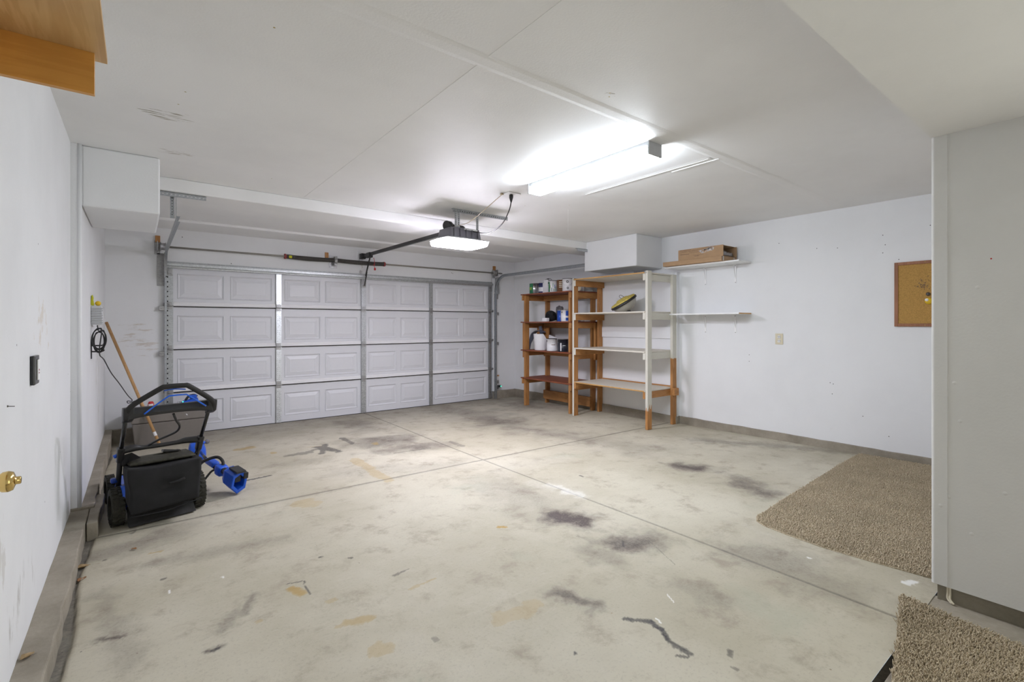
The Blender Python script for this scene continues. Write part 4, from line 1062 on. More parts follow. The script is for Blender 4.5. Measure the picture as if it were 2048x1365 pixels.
for zz, aa, r_ in ((.155, .0, .020), (.055, .05, .016)):
    mb = MB()
    c_ = Vector((5.45 + .0885 * math.cos(CD + aa), 5.56 + .0885 * math.sin(CD + aa), ZTOP + zz)); ax = Vector((math.cos(CD + aa), math.sin(CD + aa), 0))
    mb.lathe([(r_ * .55, .001), (r_ * .55, .004), (r_, .004), (r_, -.002)], c_, ax, 16)
    part('round_emblem', mb, m_hole, t)
t = thing('paper_roll', (5.40, 5.32, ZTOP + .045), 'cream paint roller cover lying behind the front posts on the top shelf', 'paint roller cover')
part('roller_sleeve', MB().tube([(5.46, 5.33, ZTOP + .044), (5.62, 5.50, ZTOP + .044)], .042, 16), m_cream, t)
can(5.72, 5.36, ZTOP, .075, .14, 'short grey tin at the right back of the brown unit, top shelf', [m_grey], handle=False, lid=m_grey)

Z2 = 1.421
mb = MB().box(5.29, 5.348, 5.89, 6.0, Z2, Z2 + .06); mb.build('small_box', m_canwhite, None, .003, 'small white carton on the second shelf beside black brush', 'box', origin=(5.32, 5.95, Z2))
t = thing('bristle_brush', (5.475, 5.99, Z2), 'round fuzzy black bristle brush on the second shelf', 'brush')
mb = MB()
cb = Vector((5.475, 5.99, Z2 + .092)); rb = random.Random(3)
mb.soft([(5.475 - .09, 5.99 - .11, Z2 + .004), (5.475 + .09, 5.99 - .11, Z2 + .004), (5.475 + .09, 5.99 + .11, Z2 + .004), (5.475 - .09, 5.99 + .11, Z2 + .004)] + [(5.475 - .07, 5.99 - .08, Z2 + .185), (5.475 + .07, 5.99 - .08, Z2 + .185), (5.475 + .07, 5.99 + .08, Z2 + .185), (5.475 - .07, 5.99 + .08, Z2 + .185)], 8, .8)
for _ in range(900):
    d = Vector((rb.gauss(0, 1), rb.gauss(0, 1), abs(rb.gauss(0, 1)) * .9 + .02)).normalized()
    p = cb + Vector((d.x * .078, d.y * .10, (d.z - .25) * .08)); q = p + (d + Vector((rb.uniform(-.3, .3), rb.uniform(-.3, .3), 0))) * .026
    s_ = d.cross(Vector((0, 0, 1))).normalized() * .0018
    mb.add([p - s_, p + s_, q], [(0, 1, 2)])
part('bristles', mb, m_fuzz, t)
part('brush_handle', MB().tube([(5.48, 6.06, Z2 + .02), (5.53, 6.20, Z2 + .02)], .013, 10), m_wx, t)
t = thing('plastic_bag', (5.60, 5.90, Z2), 'crumpled grey plastic bag between black brush and blue cans', 'bag')
part('bag_film', MB().soft([(5.60, 5.90, Z2 + .012), (5.72, 5.90, Z2 + .012), (5.72, 6.04, Z2 + .012), (5.60, 6.04, Z2 + .012), (5.62, 5.91, Z2 + .27), (5.70, 5.91, Z2 + .25), (5.70, 6.02, Z2 + .28), (5.62, 6.02, Z2 + .27)], 10, .3, nz=.014, ns=28), m_greybag, t)
t = can(5.42, 5.695, Z2, .058, .185, 'solid blue paint can on the second shelf', [m_canblue], handle=False)
part('label_panel', wedge(MB(), 5.42, 5.695, Z2, .057, CD + .15, CD + .5, .012, .17), m_canwhite, t)
t = can(5.40, 5.56, Z2, .070, .185, 'blue and white paint can behind the front post, second shelf', [m_canwhite], ang=CD - .9)
part('label_panel', wedge(MB(), 5.40, 5.56, Z2, .069, CD + .1, CD + .9, .09, .17), m_canblue, t)
part('label_panel', wedge(MB(), 5.40, 5.56, Z2, .069, CD + .1, CD + .9, .012, .06, out=.001), m_canblue, t)
mb = MB().tube([(5.50, 5.74, Z2 + .18), (5.52, 5.79, Z2 + .22), (5.54, 5.80, Z2 + .26), (5.57, 5.76, Z2 + .28)], .0022, 6, smoothpath=5); mb.tube([(5.50, 5.74, Z2 + .18), (5.52, 5.73, Z2 + .002)], .0022, 6)
mb.build('bent_wire', m_tin, None, 0, 'thin bent wire sticking up behind the blue cans', 'wire', origin=(5.52, 5.75, Z2))
can(5.62, 5.56, Z2, .042, .105, 'small dark green can at the rear of the second shelf', [m_cangreen], handle=False, lid=m_hole)
can(5.66, 5.46, Z2, .050, .105, 'small grey can beside the dark green one', [m_grey], handle=False, lid=m_hole)

Z3 = .937
# arched slate coloured board leaning at the left
t = thing('curved_trim_board', (5.42, 6.42, Z3), 'slate grey arched board leaning at the left of the third shelf', 'board')
mb = MB(); pts = []
for i in range(15):
    a = math.radians(175 - 120 * i / 14)
    pts.append((5.44 + .03 * i / 14, 6.27 - .18 * math.cos(a) * 1.0, Z3 + .18 + .15 * math.sin(a)))
pts = [(5.40, 6.50, Z3), (5.41, 6.485, Z3 + .10)] + pts
n_ = len(pts); vs = []
for i, p in enumerate(pts):
    t_ = (Vector(pts[min(i + 1, n_ - 1)]) - Vector(pts[max(i - 1, 0)])).normalized(); nr = Vector((0, t_.z, -t_.y)) * .006
    for dx_, sg in ((-.045, 1), (.045, 1), (.045, -1), (-.045, -1)): vs.append(Vector(p) + Vector((dx_, 0, 0)) + nr * sg)
mb.add(vs, [(i * 4 + k, i * 4 + (k + 1) % 4, i * 4 + 4 + (k + 1) % 4, i * 4 + 4 + k) for i in range(n_ - 1) for k in range(4)] + [(3, 2, 1, 0), tuple((n_ - 1) * 4 + k for k in range(4))])
part('arched_strip', mb, m_slate, t)
mb = MB(); mb.hexa([(5.50, 6.28, Z3 + .2), (5.52, 6.28, Z3 + .2), (5.52, 6.20, Z3 + .2), (5.50, 6.20, Z3 + .2), (5.50, 6.33, Z3 + .40), (5.52, 6.33, Z3 + .40), (5.52, 6.27, Z3 + .41), (5.50, 6.27, Z3 + .41)]); part('end_piece', mb, m_slate, t)
mb = MB(); mb.box(5.535, 5.56, 6.16, 6.46, Z3 + .001, Z3 + .38); mb.map(lambda x, y, z: (x + .12 * (z - Z3), y, z)); mb.build('wood_offcut', m_wx, None, .002, 'brown board offcut standing behind arched grey board', 'board', origin=(5.55, 6.25, Z3))
t = thing('plastic_bucket', (5.43, 6.22, Z3), 'white bucket, cut open, left of white paint can', 'bucket')
mb = MB(); N_ = 30; hs = []
vs = []
for i in range(N_):
    a = 2 * math.pi * i / N_
    top = .275 if math.cos(a - (CD - 1.0)) > 0 else .275 - .09 * min(1, -math.cos(a - (CD - 1.0)) * 2.0)
    vs += [(5.43 + .10 * math.cos(a), 6.20 + .10 * math.sin(a), Z3 + .001), (5.43 + .122 * math.cos(a), 6.20 + .122 * math.sin(a), Z3 + top),
           (5.43 + .119 * math.cos(a), 6.20 + .119 * math.sin(a), Z3 + top), (5.43 + .096 * math.cos(a), 6.20 + .096 * math.sin(a), Z3 + .005)]
fs = []
for i in range(N_):
    j = (i + 1) % N_
    fs += [(4 * i + k, 4 * j + k, 4 * j + (k + 1), 4 * i + (k + 1)) for k in range(3)]
fs += [tuple(4 * i for i in range(N_))[::-1], tuple(4 * i + 3 for i in range(N_))]
mb.add(vs, fs, 0, False); part('bucket_wall', mb, m_canwhite, t)
mb = MB().hexa([(5.53, 5.80, Z3 + .001), (5.55, 5.80, Z3 + .001), (5.55, 6.13, Z3 + .001), (5.53, 6.13, Z3 + .001), (5.56, 5.80, Z3 + .17), (5.58, 5.80, Z3 + .17), (5.58, 6.13, Z3 + .26), (5.56, 6.13, Z3 + .26)])
mb.build('panel_offcut', m_canwhite, None, .002, 'white slant-cut panel standing behind white paint can', 'panel', origin=(5.55, 5.95, Z3))
t = can(5.40, 5.88, Z3, .088, .205, 'white gallon paint can with small brown label line, third shelf', [m_canwhite], ang=CD - 1.2, lid=m_black)
part('label_line', wedge(MB(), 5.40, 5.88, Z3, .087, CD + .0, CD + .75, .098, .106), m_canbrown, t)
part('label_panel', wedge(MB(), 5.40, 5.88, Z3, .087, CD + .1, CD + .6, .13, .155), m_ltgrey, t)
t = can(5.41, 5.63, Z3, .088, .205, 'black paint can beside the white gallon can, third shelf', [m_candark], ang=CD - .9)
part('label_panel', wedge(MB(), 5.41, 5.63, Z3, .087, CD - .42, CD - .22, .012, .14), m_canwhite, t)
part('label_line', wedge(MB(), 5.41, 5.63, Z3, .087, CD + .0, CD + .55, .095, .102), m_canwhite, t)

# ------------------------------------------------------------------ dome light lying on the whitewashed unit
zs = 1.549
t = thing('dome_light_fixture', (5.48, 4.50, zs), 'old dome light fixture with yellow insulation lying tilted on the shelf', 'light fixture')
def tilt(mbx, c, ax_deg, dirv):
    """rotate about horizontal axis so that +z leans to dirv"""
    c = Vector(c); rot = Matrix.Rotation(math.radians(ax_deg), 4, Vector(dirv))
    mbx.v = [tuple(c + rot @ (Vector(v) - c)) for v in mbx.v]; return mbx
cc = (5.49, 4.46, zs + .135)
TA, TD = 32, (-.79, .61, 0)      # lean in the picture plane
def T_(m_): return tilt(m_, cc, TA, (-.61, -.79, 0))
part('dome_glass', T_(MB().lathe([(.185, 0), (.175, -.035), (.145, -.085), (.10, -.118), (.055, -.132), (0, -.136)], cc, n=32)), m_dome, t)
part('rim', T_(MB().lathe([(.17, -.012), (.198, -.012), (.202, 0), (.202, .016), (.19, .022), (0, .022)], cc, n=32)), m_black, t)
def ins(): return MB().lathe([(.19, .022), (.185, .036), (.16, .045), (.10, .047), (.085, .066), (.04, .07), (0, .068)], cc, n=24)
mi_ = ins(); mi_.v = [tuple(Vector(v) + noise.noise_vector(Vector(v) * 30) * .008) for v in mi_.v]
part('insulation_pad', T_(mi_), m_insul, t)
part('wire', T_(MB().tube([(cc[0], cc[1], cc[2] + .06), (cc[0] + .02, cc[1] + .03, cc[2] + .11), (cc[0] - .01, cc[1] - .03, cc[2] + .12), (cc[0] + .01, cc[1] - .05, cc[2] + .07)], .003, 6, smoothpath=6)), m_black, t)
part('wire', T_(MB().tube([(cc[0], cc[1], cc[2] + .06), (cc[0] - .02, cc[1] + .05, cc[2] + .09), (cc[0] + .02, cc[1] + .09, cc[2] + .10)], .002, 6, smoothpath=6)), m_tin, t)
mb = T_(MB().lathe([(0, -.16), (.014, -.158), (.02, -.14), (.012, -.132)], cc, n=14)); part('finial', mb, m_black, t)
mb = MB().soft([(5.44, 4.33, zs), (5.50, 4.33, zs), (5.50, 4.43, zs), (5.44, 4.43, zs), (5.45, 4.34, zs + .025), (5.5, 4.34, zs + .025), (5.5, 4.41, zs + .015), (5.45, 4.41, zs + .015)], 5, .4); part('mounting_foot', mb, m_black, t)

# ------------------------------------------------------------------ bracket shelves on the right wall
def wall_shelf(z, y0, y1, label, edge):
    t = thing('wall_shelf', (5.80, (y0 + y1) / 2, z), label, 'shelf')
    part('board', MB().box(5.645, 5.952, y0, y1, z - .018, z), m_whitebrd, t, .002)
    if edge: part('raw_edge', MB().box(5.65, 5.95, y0 - .0012, y0, z - .016, z - .002), m_plyedge, t)
    for y in (3.477, 3.071):
        mb = MB(); mb.box(5.949, 5.954, y - .012, y + .012, z - .255, z - .018); mb.box(5.72, 5.954, y - .012, y + .012, z - .0225, z - .018)
        vs = [(5.95, y - .002, z - .20), (5.95, y + .002, z - .20), (5.885, y - .002, z - .022), (5.885, y + .002, z - .022), (5.95, y - .002, z - .17), (5.95, y + .002, z - .17), (5.905, y - .002, z - .022), (5.905, y + .002, z - .022)]
        mb.add(vs, [(0, 1, 3, 2), (4, 6, 7, 5), (0, 2, 6, 4), (1, 5, 7, 3)])
        b_ = part('bracket', mb, m_white, t, .001)
        mb = MB()
        for zz in (z - .035, z - .245): mb.lathe([(0, .002), (.004, .001), (.005, 0)], (5.949, y, zz), (-1, 0, 0), 8)
        part('screw', mb, m_hole, b_)
    return t
wall_shelf(2.150, 2.872, 3.90, 'upper white bracket shelf on the right wall, with cardboard boxes on it', False)
wall_shelf(1.518, 2.872, 3.82, 'lower white bracket shelf on the right wall, empty, raw end edge', True)
# cardboard
t = thing('flat_carton', (5.77, 3.46, 2.151), 'long flat cardboard carton lying on the upper bracket shelf', 'cardboard box')
part('carton_body', MB().box(5.585, 5.935, 3.045, 3.88, 2.151, 2.208), m_card, t, .002)
part('flap_slot', MB().box(5.5845, 5.5849, 3.046, 3.052, 2.156, 2.206), m_hole, t)
part('tape_strip', MB().box(5.60, 5.62, 3.0442, 3.0448, 2.152, 2.207), m_ltgrey, t)
part('tape_strip', MB().box(5.86, 5.875, 3.0442, 3.0448, 2.152, 2.207), m_ltgrey, t)
t = thing('open_carton', (5.75, 3.34, 2.209), 'open-ended cardboard carton stacked on the flat one, plastic wrap inside', 'cardboard box')
mb = MB(); x0, x1, y0, y1, z0, z1 = 5.60, 5.925, 3.04, 3.655, 2.209, 2.345
e = .004
mb.box(x0, x0 + e, y0, y1, z0, z1); mb.box(x1 - e, x1, y0, y1, z0, z1); mb.box(x0 + e, x1 - e, y0, y1, z0, z0 + e); mb.box(x0 + e, x1 - e, y0 + .02, y1, z1 - e, z1); mb.box(x0 + e, x1 - e, y1 - e, y1, z0 + e, z1 - e)
part('carton_body', mb, m_card, t)
for k, (a, b_, zz, th) in enumerate([(3.47, 3.63, 2.331, .006), (3.28, 3.45, 2.322, .004), (3.14, 3.27, 2.335, .004), (3.38, 3.63, 2.309, .004), (3.30, 3.50, 2.293, .004), (3.50, 3.63, 2.278, .007), (3.20, 3.36, 2.297, .005), (3.30, 3.44, 2.256, .004), (3.36, 3.42, 2.243, .006), (3.45, 3.60, 2.318, .003)]):
    pr = MB(); y_ = a; rp = random.Random(k)
    while y_ < b_:
        d = rp.uniform(.006, .018); pr.box(x0 - .0006, x0, y_, min(y_ + d, b_), zz, zz + th); y_ += d + .004
    part('print_line', pr, m_print, t)
mb = MB(); rp = random.Random(5)
for _ in range(46):
    a = rp.uniform(3.16, 3.33); zz = 2.262 + (3.33 - a) * .18 + rp.uniform(0, .042); mb.box(x0 - .0012, x0 - .0006, a, a + rp.uniform(.008, .03), zz, min(zz + rp.uniform(.003, .012), 2.335))
part('torn_label', mb, m_tape, t)
part('plastic_wrap', MB().soft([(x0 + .02, y0 + .015, z0 + .017), (x1 - .02, y0 + .015, z0 + .017), (x1 - .02, y0 + .4, z0 + .017), (x0 + .02, y0 + .4, z0 + .017), (x0 + .02, y0 + .05, z1 - .05), (x1 - .03, y0 + .03, z1 - .08), (x1 - .02, y0 + .4, z1 - .05), (x0 + .02, y0 + .4, z1 - .05)], 12, .2, nz=.012, ns=25), m_plasticwrap, t)

# ------------------------------------------------------------------ corkboard, outlet
t = thing('corkboard', (5.955, 1.10, 1.672), 'corkboard in brown wooden frame, partly hidden by the entry wall', 'corkboard')
y0, y1, z0, z1 = .75, 1.452, 1.355, 1.988
part('cork_panel', MB().box(5.943, 5.9535, y0 + .02, y1 - .02, z0 + .02, z1 - .02), m_cork, t)
part('frame', MB().box(5.935, 5.954, y0, y0 + .03, z0, z1).box(5.935, 5.954, y1 - .03, y1, z0, z1).box(5.935, 5.954, y0 + .03, y1 - .03, z0, z0 + .03).box(5.935, 5.954, y0 + .03, y1 - .03, z1 - .03, z1), m_frame, t, .002)
part('corner_screw', MB().lathe([(0, .002), (.005, 0)], (5.935, 1.215, 1.975), (-1, 0, 0), 10), m_brassdk, t)
part('corner_screw', MB().lathe([(0, .002), (.005, 0)], (5.935, 1.215, 1.37), (-1, 0, 0), 10), m_brassdk, t)
mb = MB(); rp = random.Random(11)
for _ in range(80):
    a, r_ = rp.uniform(0, 6.28), abs(rp.gauss(0, .035)); mb.lathe([(0, .0007), (rp.uniform(.002, .006), .0)], (5.943, 1.225 + r_ * math.cos(a), 1.75 + 1.0 * r_ * math.sin(a)), (-1, 0, 0), 6)
part('worn_patch', mb, m_corkwear, t)
t = thing('key_tag', (5.93, 1.19, 1.66), 'small yellow and white tag pinned to the corkboard', 'tag')
part('tag_disc', MB().lathe([(0, .012), (.024, .010), (.032, 0), (.032, -.004)], (5.934, 1.187, 1.60), (-1, 0, 0), 18), m_yellow, t)
part('tag_face', MB().lathe([(0, .003), (.013, .002), (.014, 0)], (5.921, 1.20, 1.61), (-1, 0, 0), 14), m_white, t)
part('clip', MB().lathe([(0, .01), (.016, .008), (.018, 0)], (5.936, 1.192, 1.665), (-1, 0, 0), 12), m_dkmetal, t)
t = thing('wall_outlet', (5.95, 2.546, 1.205), 'ivory double power outlet on the right wall', 'outlet')
part('cover_plate', MB().box(5.949, 5.954, 2.503, 2.590, 1.14, 1.268), m_ivory, t, .002)
for zz in (1.228, 1.180):
    f_ = part('socket', MB().soft([(5.944, 2.531, zz - .017), (5.952, 2.531, zz - .017), (5.952, 2.562, zz - .017), (5.944, 2.562, zz - .017), (5.944, 2.531, zz + .017), (5.952, 2.531, zz + .017), (5.952, 2.562, zz + .017), (5.944, 2.562, zz + .017)], 6, .25), m_white, t)
    part('slots', MB().box(5.9425, 5.9445, 2.538, 2.541, zz - .001, zz + .009).box(5.9425, 5.9445, 2.552, 2.555, zz - .001, zz + .009).lathe([(0, .0005), (.0028, 0)], (5.943, 2.5465, zz - .008), (-1, 0, 0), 8), m_hole, f_)

# ------------------------------------------------------------------ entry door knob, overhead shelf, wall button (left wall)
dr = bpy.data.objects.new('door_2', None); C.objects.link(dr); dr.location = (-0.36, 1.55, 0.12); tag(dr, kind='structure')
part('door_leaf', MB().box(-.3635, -.352, 1.10, 2.08, .13, 2.08), m_white, dr, .002)
mb = MB().lathe([(0, 0), (.033, 0), (.035, .004), (.030, .010), (.014, .014), (.012, .030), (.020, .034), (.0285, .044), (.030, .056), (.026, .066), (.012, .071), (.011, .071), (.011, .080), (.0095, .082), (0, .082)], (-.3515, 1.99, .925), (1, 0, 0), 32)
part('door_knob', mb, m_brass, dr)
ov = thing('overhead_shelf', (-.22, 1.4, 2.2), 'birch plywood shelf with darker cleat board, high on the left wall', 'shelf')
part('shelf_board', MB().box(-.3635, -.076, .2, 1.985, 2.2, 2.218), m_maple, ov, .001)
part('cleat', MB().box(-.3635, -.104, 1.925, 1.945, 2.075, 2.2), m_maple2, ov, .001)
part('cleat', MB().box(-.3635, -.342, .2, 1.925, 2.10, 2.2), m_maple2, ov, .001)
t = thing('wall_button', (-.36, 2.935, 1.18), 'small dark wall button with light face on the left wall', 'wall switch')
part('bezel', MB().box(-.3635, -.348, 2.878, 2.992, 1.117, 1.243), m_blackshine, t, .004)
part('button_face', MB().box(-.348, -.343, 2.925, 2.975, 1.135, 1.225), m_white, t, .002)
part('indicator', MB().box(-.343, -.3425, 2.94, 2.955, 1.175, 1.183).box(-.343, -.3425, 2.94, 2.955, 1.163, 1.169), m_redcone, t)
mb = MB().lathe([(0, .004), (.003, .003), (.004, 0)], (-.364, 2.43, 1.09), (1, 0, 0), 8); mb.cyl((-.364, 2.43, 1.09), (-.345, 2.43, 1.088), .0015, 6)
mb.build('nail', m_dkmetal, None, 0, 'small nail in the left wall near the door knob', 'nail', origin=(-.364, 2.43, 1.09))

# grey ribbed control box with things on top, far left wall
t = thing('control_box', (-.27, 5.4, 1.45), 'grey ribbed plastic box mounted on the far left wall', 'control box')
part('housing', MB().box(-.309, -.235, 5.30, 5.55, 1.374, 1.532), m_ltgrey, t, .006)
mb = MB()
for k in range(7): mb.box(-.309, -.232, 5.29, 5.30, 1.388 + .02 * k, 1.394 + .02 * k)
part('ribs', mb, m_grey, t)
t = thing('cloth_scrap', (-.295, 5.32, 1.60), 'yellow-green scrap hanging above the grey box', 'cloth')
part('cloth_fold', MB().soft([(-.308, 5.29, 1.533), (-.288, 5.29, 1.533), (-.288, 5.34, 1.533), (-.308, 5.34, 1.533), (-.308, 5.29, 1.62), (-.296, 5.29, 1.62), (-.296, 5.33, 1.62), (-.308, 5.33, 1.62)], 8, .3, nz=.006, ns=40), m_lime, t)
t = thing('yellow_ball', (-.27, 5.33, 1.56), 'round orange-yellow plastic ball sitting on the grey box', 'ball')
part('ball_shell', MB().soft([(-.285, 5.31, 1.533), (-.245, 5.31, 1.533), (-.245, 5.35, 1.533), (-.285, 5.35, 1.533), (-.285, 5.31, 1.573), (-.245, 5.31, 1.573), (-.245, 5.35, 1.573), (-.285, 5.35, 1.573)], 8, 1.0), m_yellow, t)
t = thing('cord_hook', (-.30, 5.32, 1.18), 'black hook plate on the far left wall with coiled cord', 'hook')
part('back_plate', MB().box(-.309, -.303, 5.30, 5.33, 1.09, 1.25), m_black, t, .001)
part('hook_arm', MB().tube([(-.305, 5.315, 1.20), (-.24, 5.315, 1.20), (-.225, 5.315, 1.215), (-.22, 5.315, 1.24)], .006, 8, smoothpath=3), m_black, t)
part('hook_arm', MB().tube([(-.305, 5.315, 1.15), (-.24, 5.315, 1.15), (-.225, 5.315, 1.165)], .006, 8, smoothpath=3), m_black, t)
t = thing('extension_cord', (-.25, 5.3, 1.2), 'dark cord coiled on a hook below the grey box, trailing to the corner', 'cord')
pts = [(-.27, 5.34, 1.37), (-.265, 5.33, 1.33)]
for k in range(4):
    for i in range(12):
        a = 2 * math.pi * i / 12 + k * .3
        pts.append((-.256 + .032 * math.sin(a) * (1 + .15 * k) , 5.29 - .006 * k, 1.235 + .085 * math.cos(a) + .012 * k - .02 * (k % 2)))
pts += [(-.255, 5.28, 1.14), (-.235, 5.5, 1.07), (-.20, 5.9, .92), (-.15, 6.35, .77), (-.09, 6.75, .60), (-.055, 6.98, .52), (-.06, 7.0, .50), (-.095, 7.0, .505), (-.09, 7.0, .48), (-.05, 7.0, .49), (-.02, 7.0, .50)]
pts += [(.01, 7.05, .47), (.03, 7.12, .40), (.04, 7.16, .357)]
part('cable', MB().tube(pts, .0045, 7, smoothpath=4), m_black, t)
t = thing('wooden_pole', (.19, 6.86, fz(6.86)), 'plain wooden broomstick leaning from the floor into the left corner', 'pole')
pa, pb = Vector((.203, 6.84, fz(6.84) + .016)), Vector((-.292, 7.33, 1.40))
part('shaft', MB().tube([pa, pb], .0155, 16), m_handle, t)
dd = (pb - pa).normalized()
part('label_sticker', MB().tube([pa + dd * .13, pa + dd * .18], .0159, 16, caps=False), m_white, t)
# door sensor low at the right jamb
t = thing('door_sensor', (5.40, 7.40, .22), 'small door sensor with green light low beside the right track', 'sensor')
part('sensor_body', MB().box(5.41, 5.47, 7.38, 7.43, .175, .215), m_black, t, .004)
part('sensor_lamp', MB().box(5.45, 5.475, 7.377, 7.38, .185, .205), m_green, t)
part('sensor_bracket', MB().box(5.42, 5.45, 7.43, 7.498, .14, .17).box(5.42, 5.45, 7.42, 7.43, .14, .2), m_galv_dk, t)
part('sensor_wire', MB().tube([(5.46, 7.40, .215), (5.47, 7.43, .30), (5.455, 7.47, .37), (5.47, 7.49, .42)], .003, 6, smoothpath=5), m_white, t)
part('wood_pad', MB().box(5.42, 5.49, 7.475, 7.499, .375, .40), m_wx, t)

# ------------------------------------------------------------------ storage box in the corner with tools on it
fzz = fz(7.0)
t = thing('storage_box', (.31, 7.15, fzz), 'taupe storage box on the floor in front of the garage door, behind the mower', 'storage box')
mb = MB().hexa([(-.03, 7.03, fzz + .001), (.64, 7.03, fzz + .001), (.64, 7.34, fzz + .001), (-.03, 7.34, fzz + .001), (-.055, 7.01, .225), (.665, 7.01, .225), (.665, 7.36, .225), (-.055, 7.36, .225)])
part('bin', mb, m_tote, t, .012)
part('lid', MB().box(-.062, .672, 7.002, 7.378, .229, .352), m_tote, t, .012)
part('label_scrap', MB().hexa([(.46, 7.000, .285), (.475, 7.000, .275), (.475, 7.0015, .275), (.46, 7.0015, .285), (.455, 7.000, .30), (.47, 7.000, .292), (.47, 7.0015, .292), (.455, 7.0015, .30)]), m_white, t)
ZB = .353
t = thing('cordless_tool', (.46, 7.15, ZB), 'blue cordless power tool with black grip lying on the storage box', 'power tool')
mb = MB().hexa([(.36, 7.08, ZB), (.60, 7.08, ZB), (.60, 7.22, ZB), (.36, 7.22, ZB), (.44, 7.10, ZB + .085), (.59, 7.10, ZB + .12), (.59, 7.20, ZB + .12), (.44, 7.20, ZB + .085)]); part('tool_body', mb, m_blue, t, .02)
mb = MB().hexa([(.345, 7.1, ZB), (.42, 7.1, ZB), (.42, 7.2, ZB), (.345, 7.2, ZB), (.40, 7.11, ZB + .05), (.46, 7.11, ZB + .085), (.46, 7.19, ZB + .085), (.40, 7.19, ZB + .05)]); part('nose', mb, m_bluedk, t, .01)
part('grip', MB().tube([(.46, 7.12, ZB + .09), (.49, 7.12, ZB + .135), (.54, 7.12, ZB + .15), (.58, 7.12, ZB + .13)], .014, 10, smoothpath=4), m_black, t)
part('battery', MB().box(.50, .575, 7.10, 7.18, ZB + .11, ZB + .155), m_blue, t, .008)
part('indicator', MB().box(.425, .44, 7.098, 7.102, ZB + .072, ZB + .084), m_green, t)
t = thing('spray_bottle_cap', (.13, 7.08, ZB), 'red plastic trigger top with white label standing on the storage box', 'bottle cap')
part('cap_shell', MB().lathe([(0, .0), (.062, .0), (.060, .02), (.035, .03), (.028, .10), (.02, .115), (0, .115)], (.12, 7.08, ZB), n=20), m_red, t)
part('cap_label', wedge(MB(), .12, 7.08, ZB, .032, math.radians(225), math.radians(310), .04, .09, out=.002), m_white, t)
mb = MB().box(.19, .265, 7.05, 7.10, ZB, ZB + .048); mb.build('red_clip', m_red, None, .008, 'small flat red plastic clip on the storage box', 'clip', origin=(.22, 7.07, ZB))

# ------------------------------------------------------------------ lawn mower
MO = Vector((.118, 4.346, 0)); MR = Vector((.986, .164, 0)); MF = Vector((-.150, .989, 0)); MZ = fz(4.35)
def mw(u, v, z): return tuple(MO + MR * u + MF * v + Vector((0, 0, z + MZ + (-.0125 * v))))
mower = thing('lawn_mower', (MO.x, MO.y, MZ), 'black and blue push lawn mower with black grass bag by the left wall', 'lawn mower')
def M(mb): return mb.map(mw)
def wheel(u, v, r, wd):
    mb = MB(); n = 40
    prof = [(r * .62, -wd / 2), (r * .93, -wd / 2), (r, -wd / 2 + .012), (r, wd / 2 - .012), (r * .93, wd / 2), (r * .62, wd / 2), (r * .62, -wd / 2)]
    mb.lathe(prof, (u, v, r), (1, 0, 0), n)
    for k in range(26):        # tread blocks
        a = 2 * math.pi * k / 26
        for s_ in (-1, 1):
            aa = a + (0.12 if s_ > 0 else 0)
            c_ = Vector((u + s_ * wd * .24, v + r * math.cos(aa), r + r * math.sin(aa)))
            tg = Vector((0, -math.sin(aa), math.cos(aa))); rd = Vector((0, math.cos(aa), math.sin(aa))); ax = Vector((1, 0, 0))
            tg = (tg + ax * .35 * s_).normalized()
            h = []
            for dz in (-.002, .005):
                for (p, q) in ((-1, -1), (1, -1), (1, 1), (-1, 1)):
                    h.append(c_ + ax * p * wd * .21 + tg * q * r * .075 + rd * dz)
            mb.hexa(h)
    t = part('wheel', M(mb), m_tyre, mower)
    mb = MB(); mb.lathe([(0, -wd * .3), (r * .2, -wd * .3), (r * .22, -wd * .1), (r * .63, -wd * .12), (r * .63, wd * .12), (r * .22, wd * .1), (r * .2, wd * .42), (0, wd * .42)], (u, v, r), (1, 0, 0), 24)
    part('wheel_hub', M(mb), m_black, t)
wheel(-.24, 0, .128, .072); wheel(.24, 0, .128, .072); wheel(-.205, .60, .105, .055); wheel(.205, .60, .105, .055)
mb = MB().soft([(-.20, -.02, .07), (.20, -.02, .07), (.22, .72, .06), (-.22, .72, .06), (-.19, .0, .20), (.19, .0, .20), (.17, .66, .20), (-.17, .66, .20)], 12, .25)
part('deck', M(mb), m_blue, mower)
for s_ in (-1, 1):
    mb = MB().soft([(s_ * .20 - .02, -.12, .19), (s_ * .20 + .025, -.12, .19), (s_ * .20 + .025, .12, .22), (s_ * .20 - .02, .12, .22), (s_ * .20 - .02, -.08, .28), (s_ * .20 + .02, -.08, .28), (s_ * .20 + .02, .10, .25), (s_ * .20 - .02, .10, .25)], 8, .3)
    part('wheel_guard', M(mb), m_blue, mower)
mb = MB().soft([(-.13, .16, .19), (.13, .16, .19), (.13, .58, .18), (-.13, .58, .18), (-.10, .20, .36), (.10, .20, .36), (.09, .50, .33), (-.09, .50, .33)], 12, .35)
part('motor_cover', M(mb), m_olive, mower)
mb = MB().hexa([(-.17, .02, .26), (.17, .02, .26), (.17, .18, .24), (-.17, .18, .24), (-.05, -.02, .445), (.14, -.02, .465), (.10, .13, .42), (-.02, .13, .42)]); part('discharge_door', M(mb), m_olive, mower, .02)
mb = MB().hexa([(.02, -.03, .455), (.12, -.03, .445), (.12, .02, .44), (.02, .02, .45), (.03, -.025, .475), (.13, -.03, .455), (.12, .02, .45), (.02, .02, .47)]); part('bag_handle', M(mb), m_black, mower, .004)
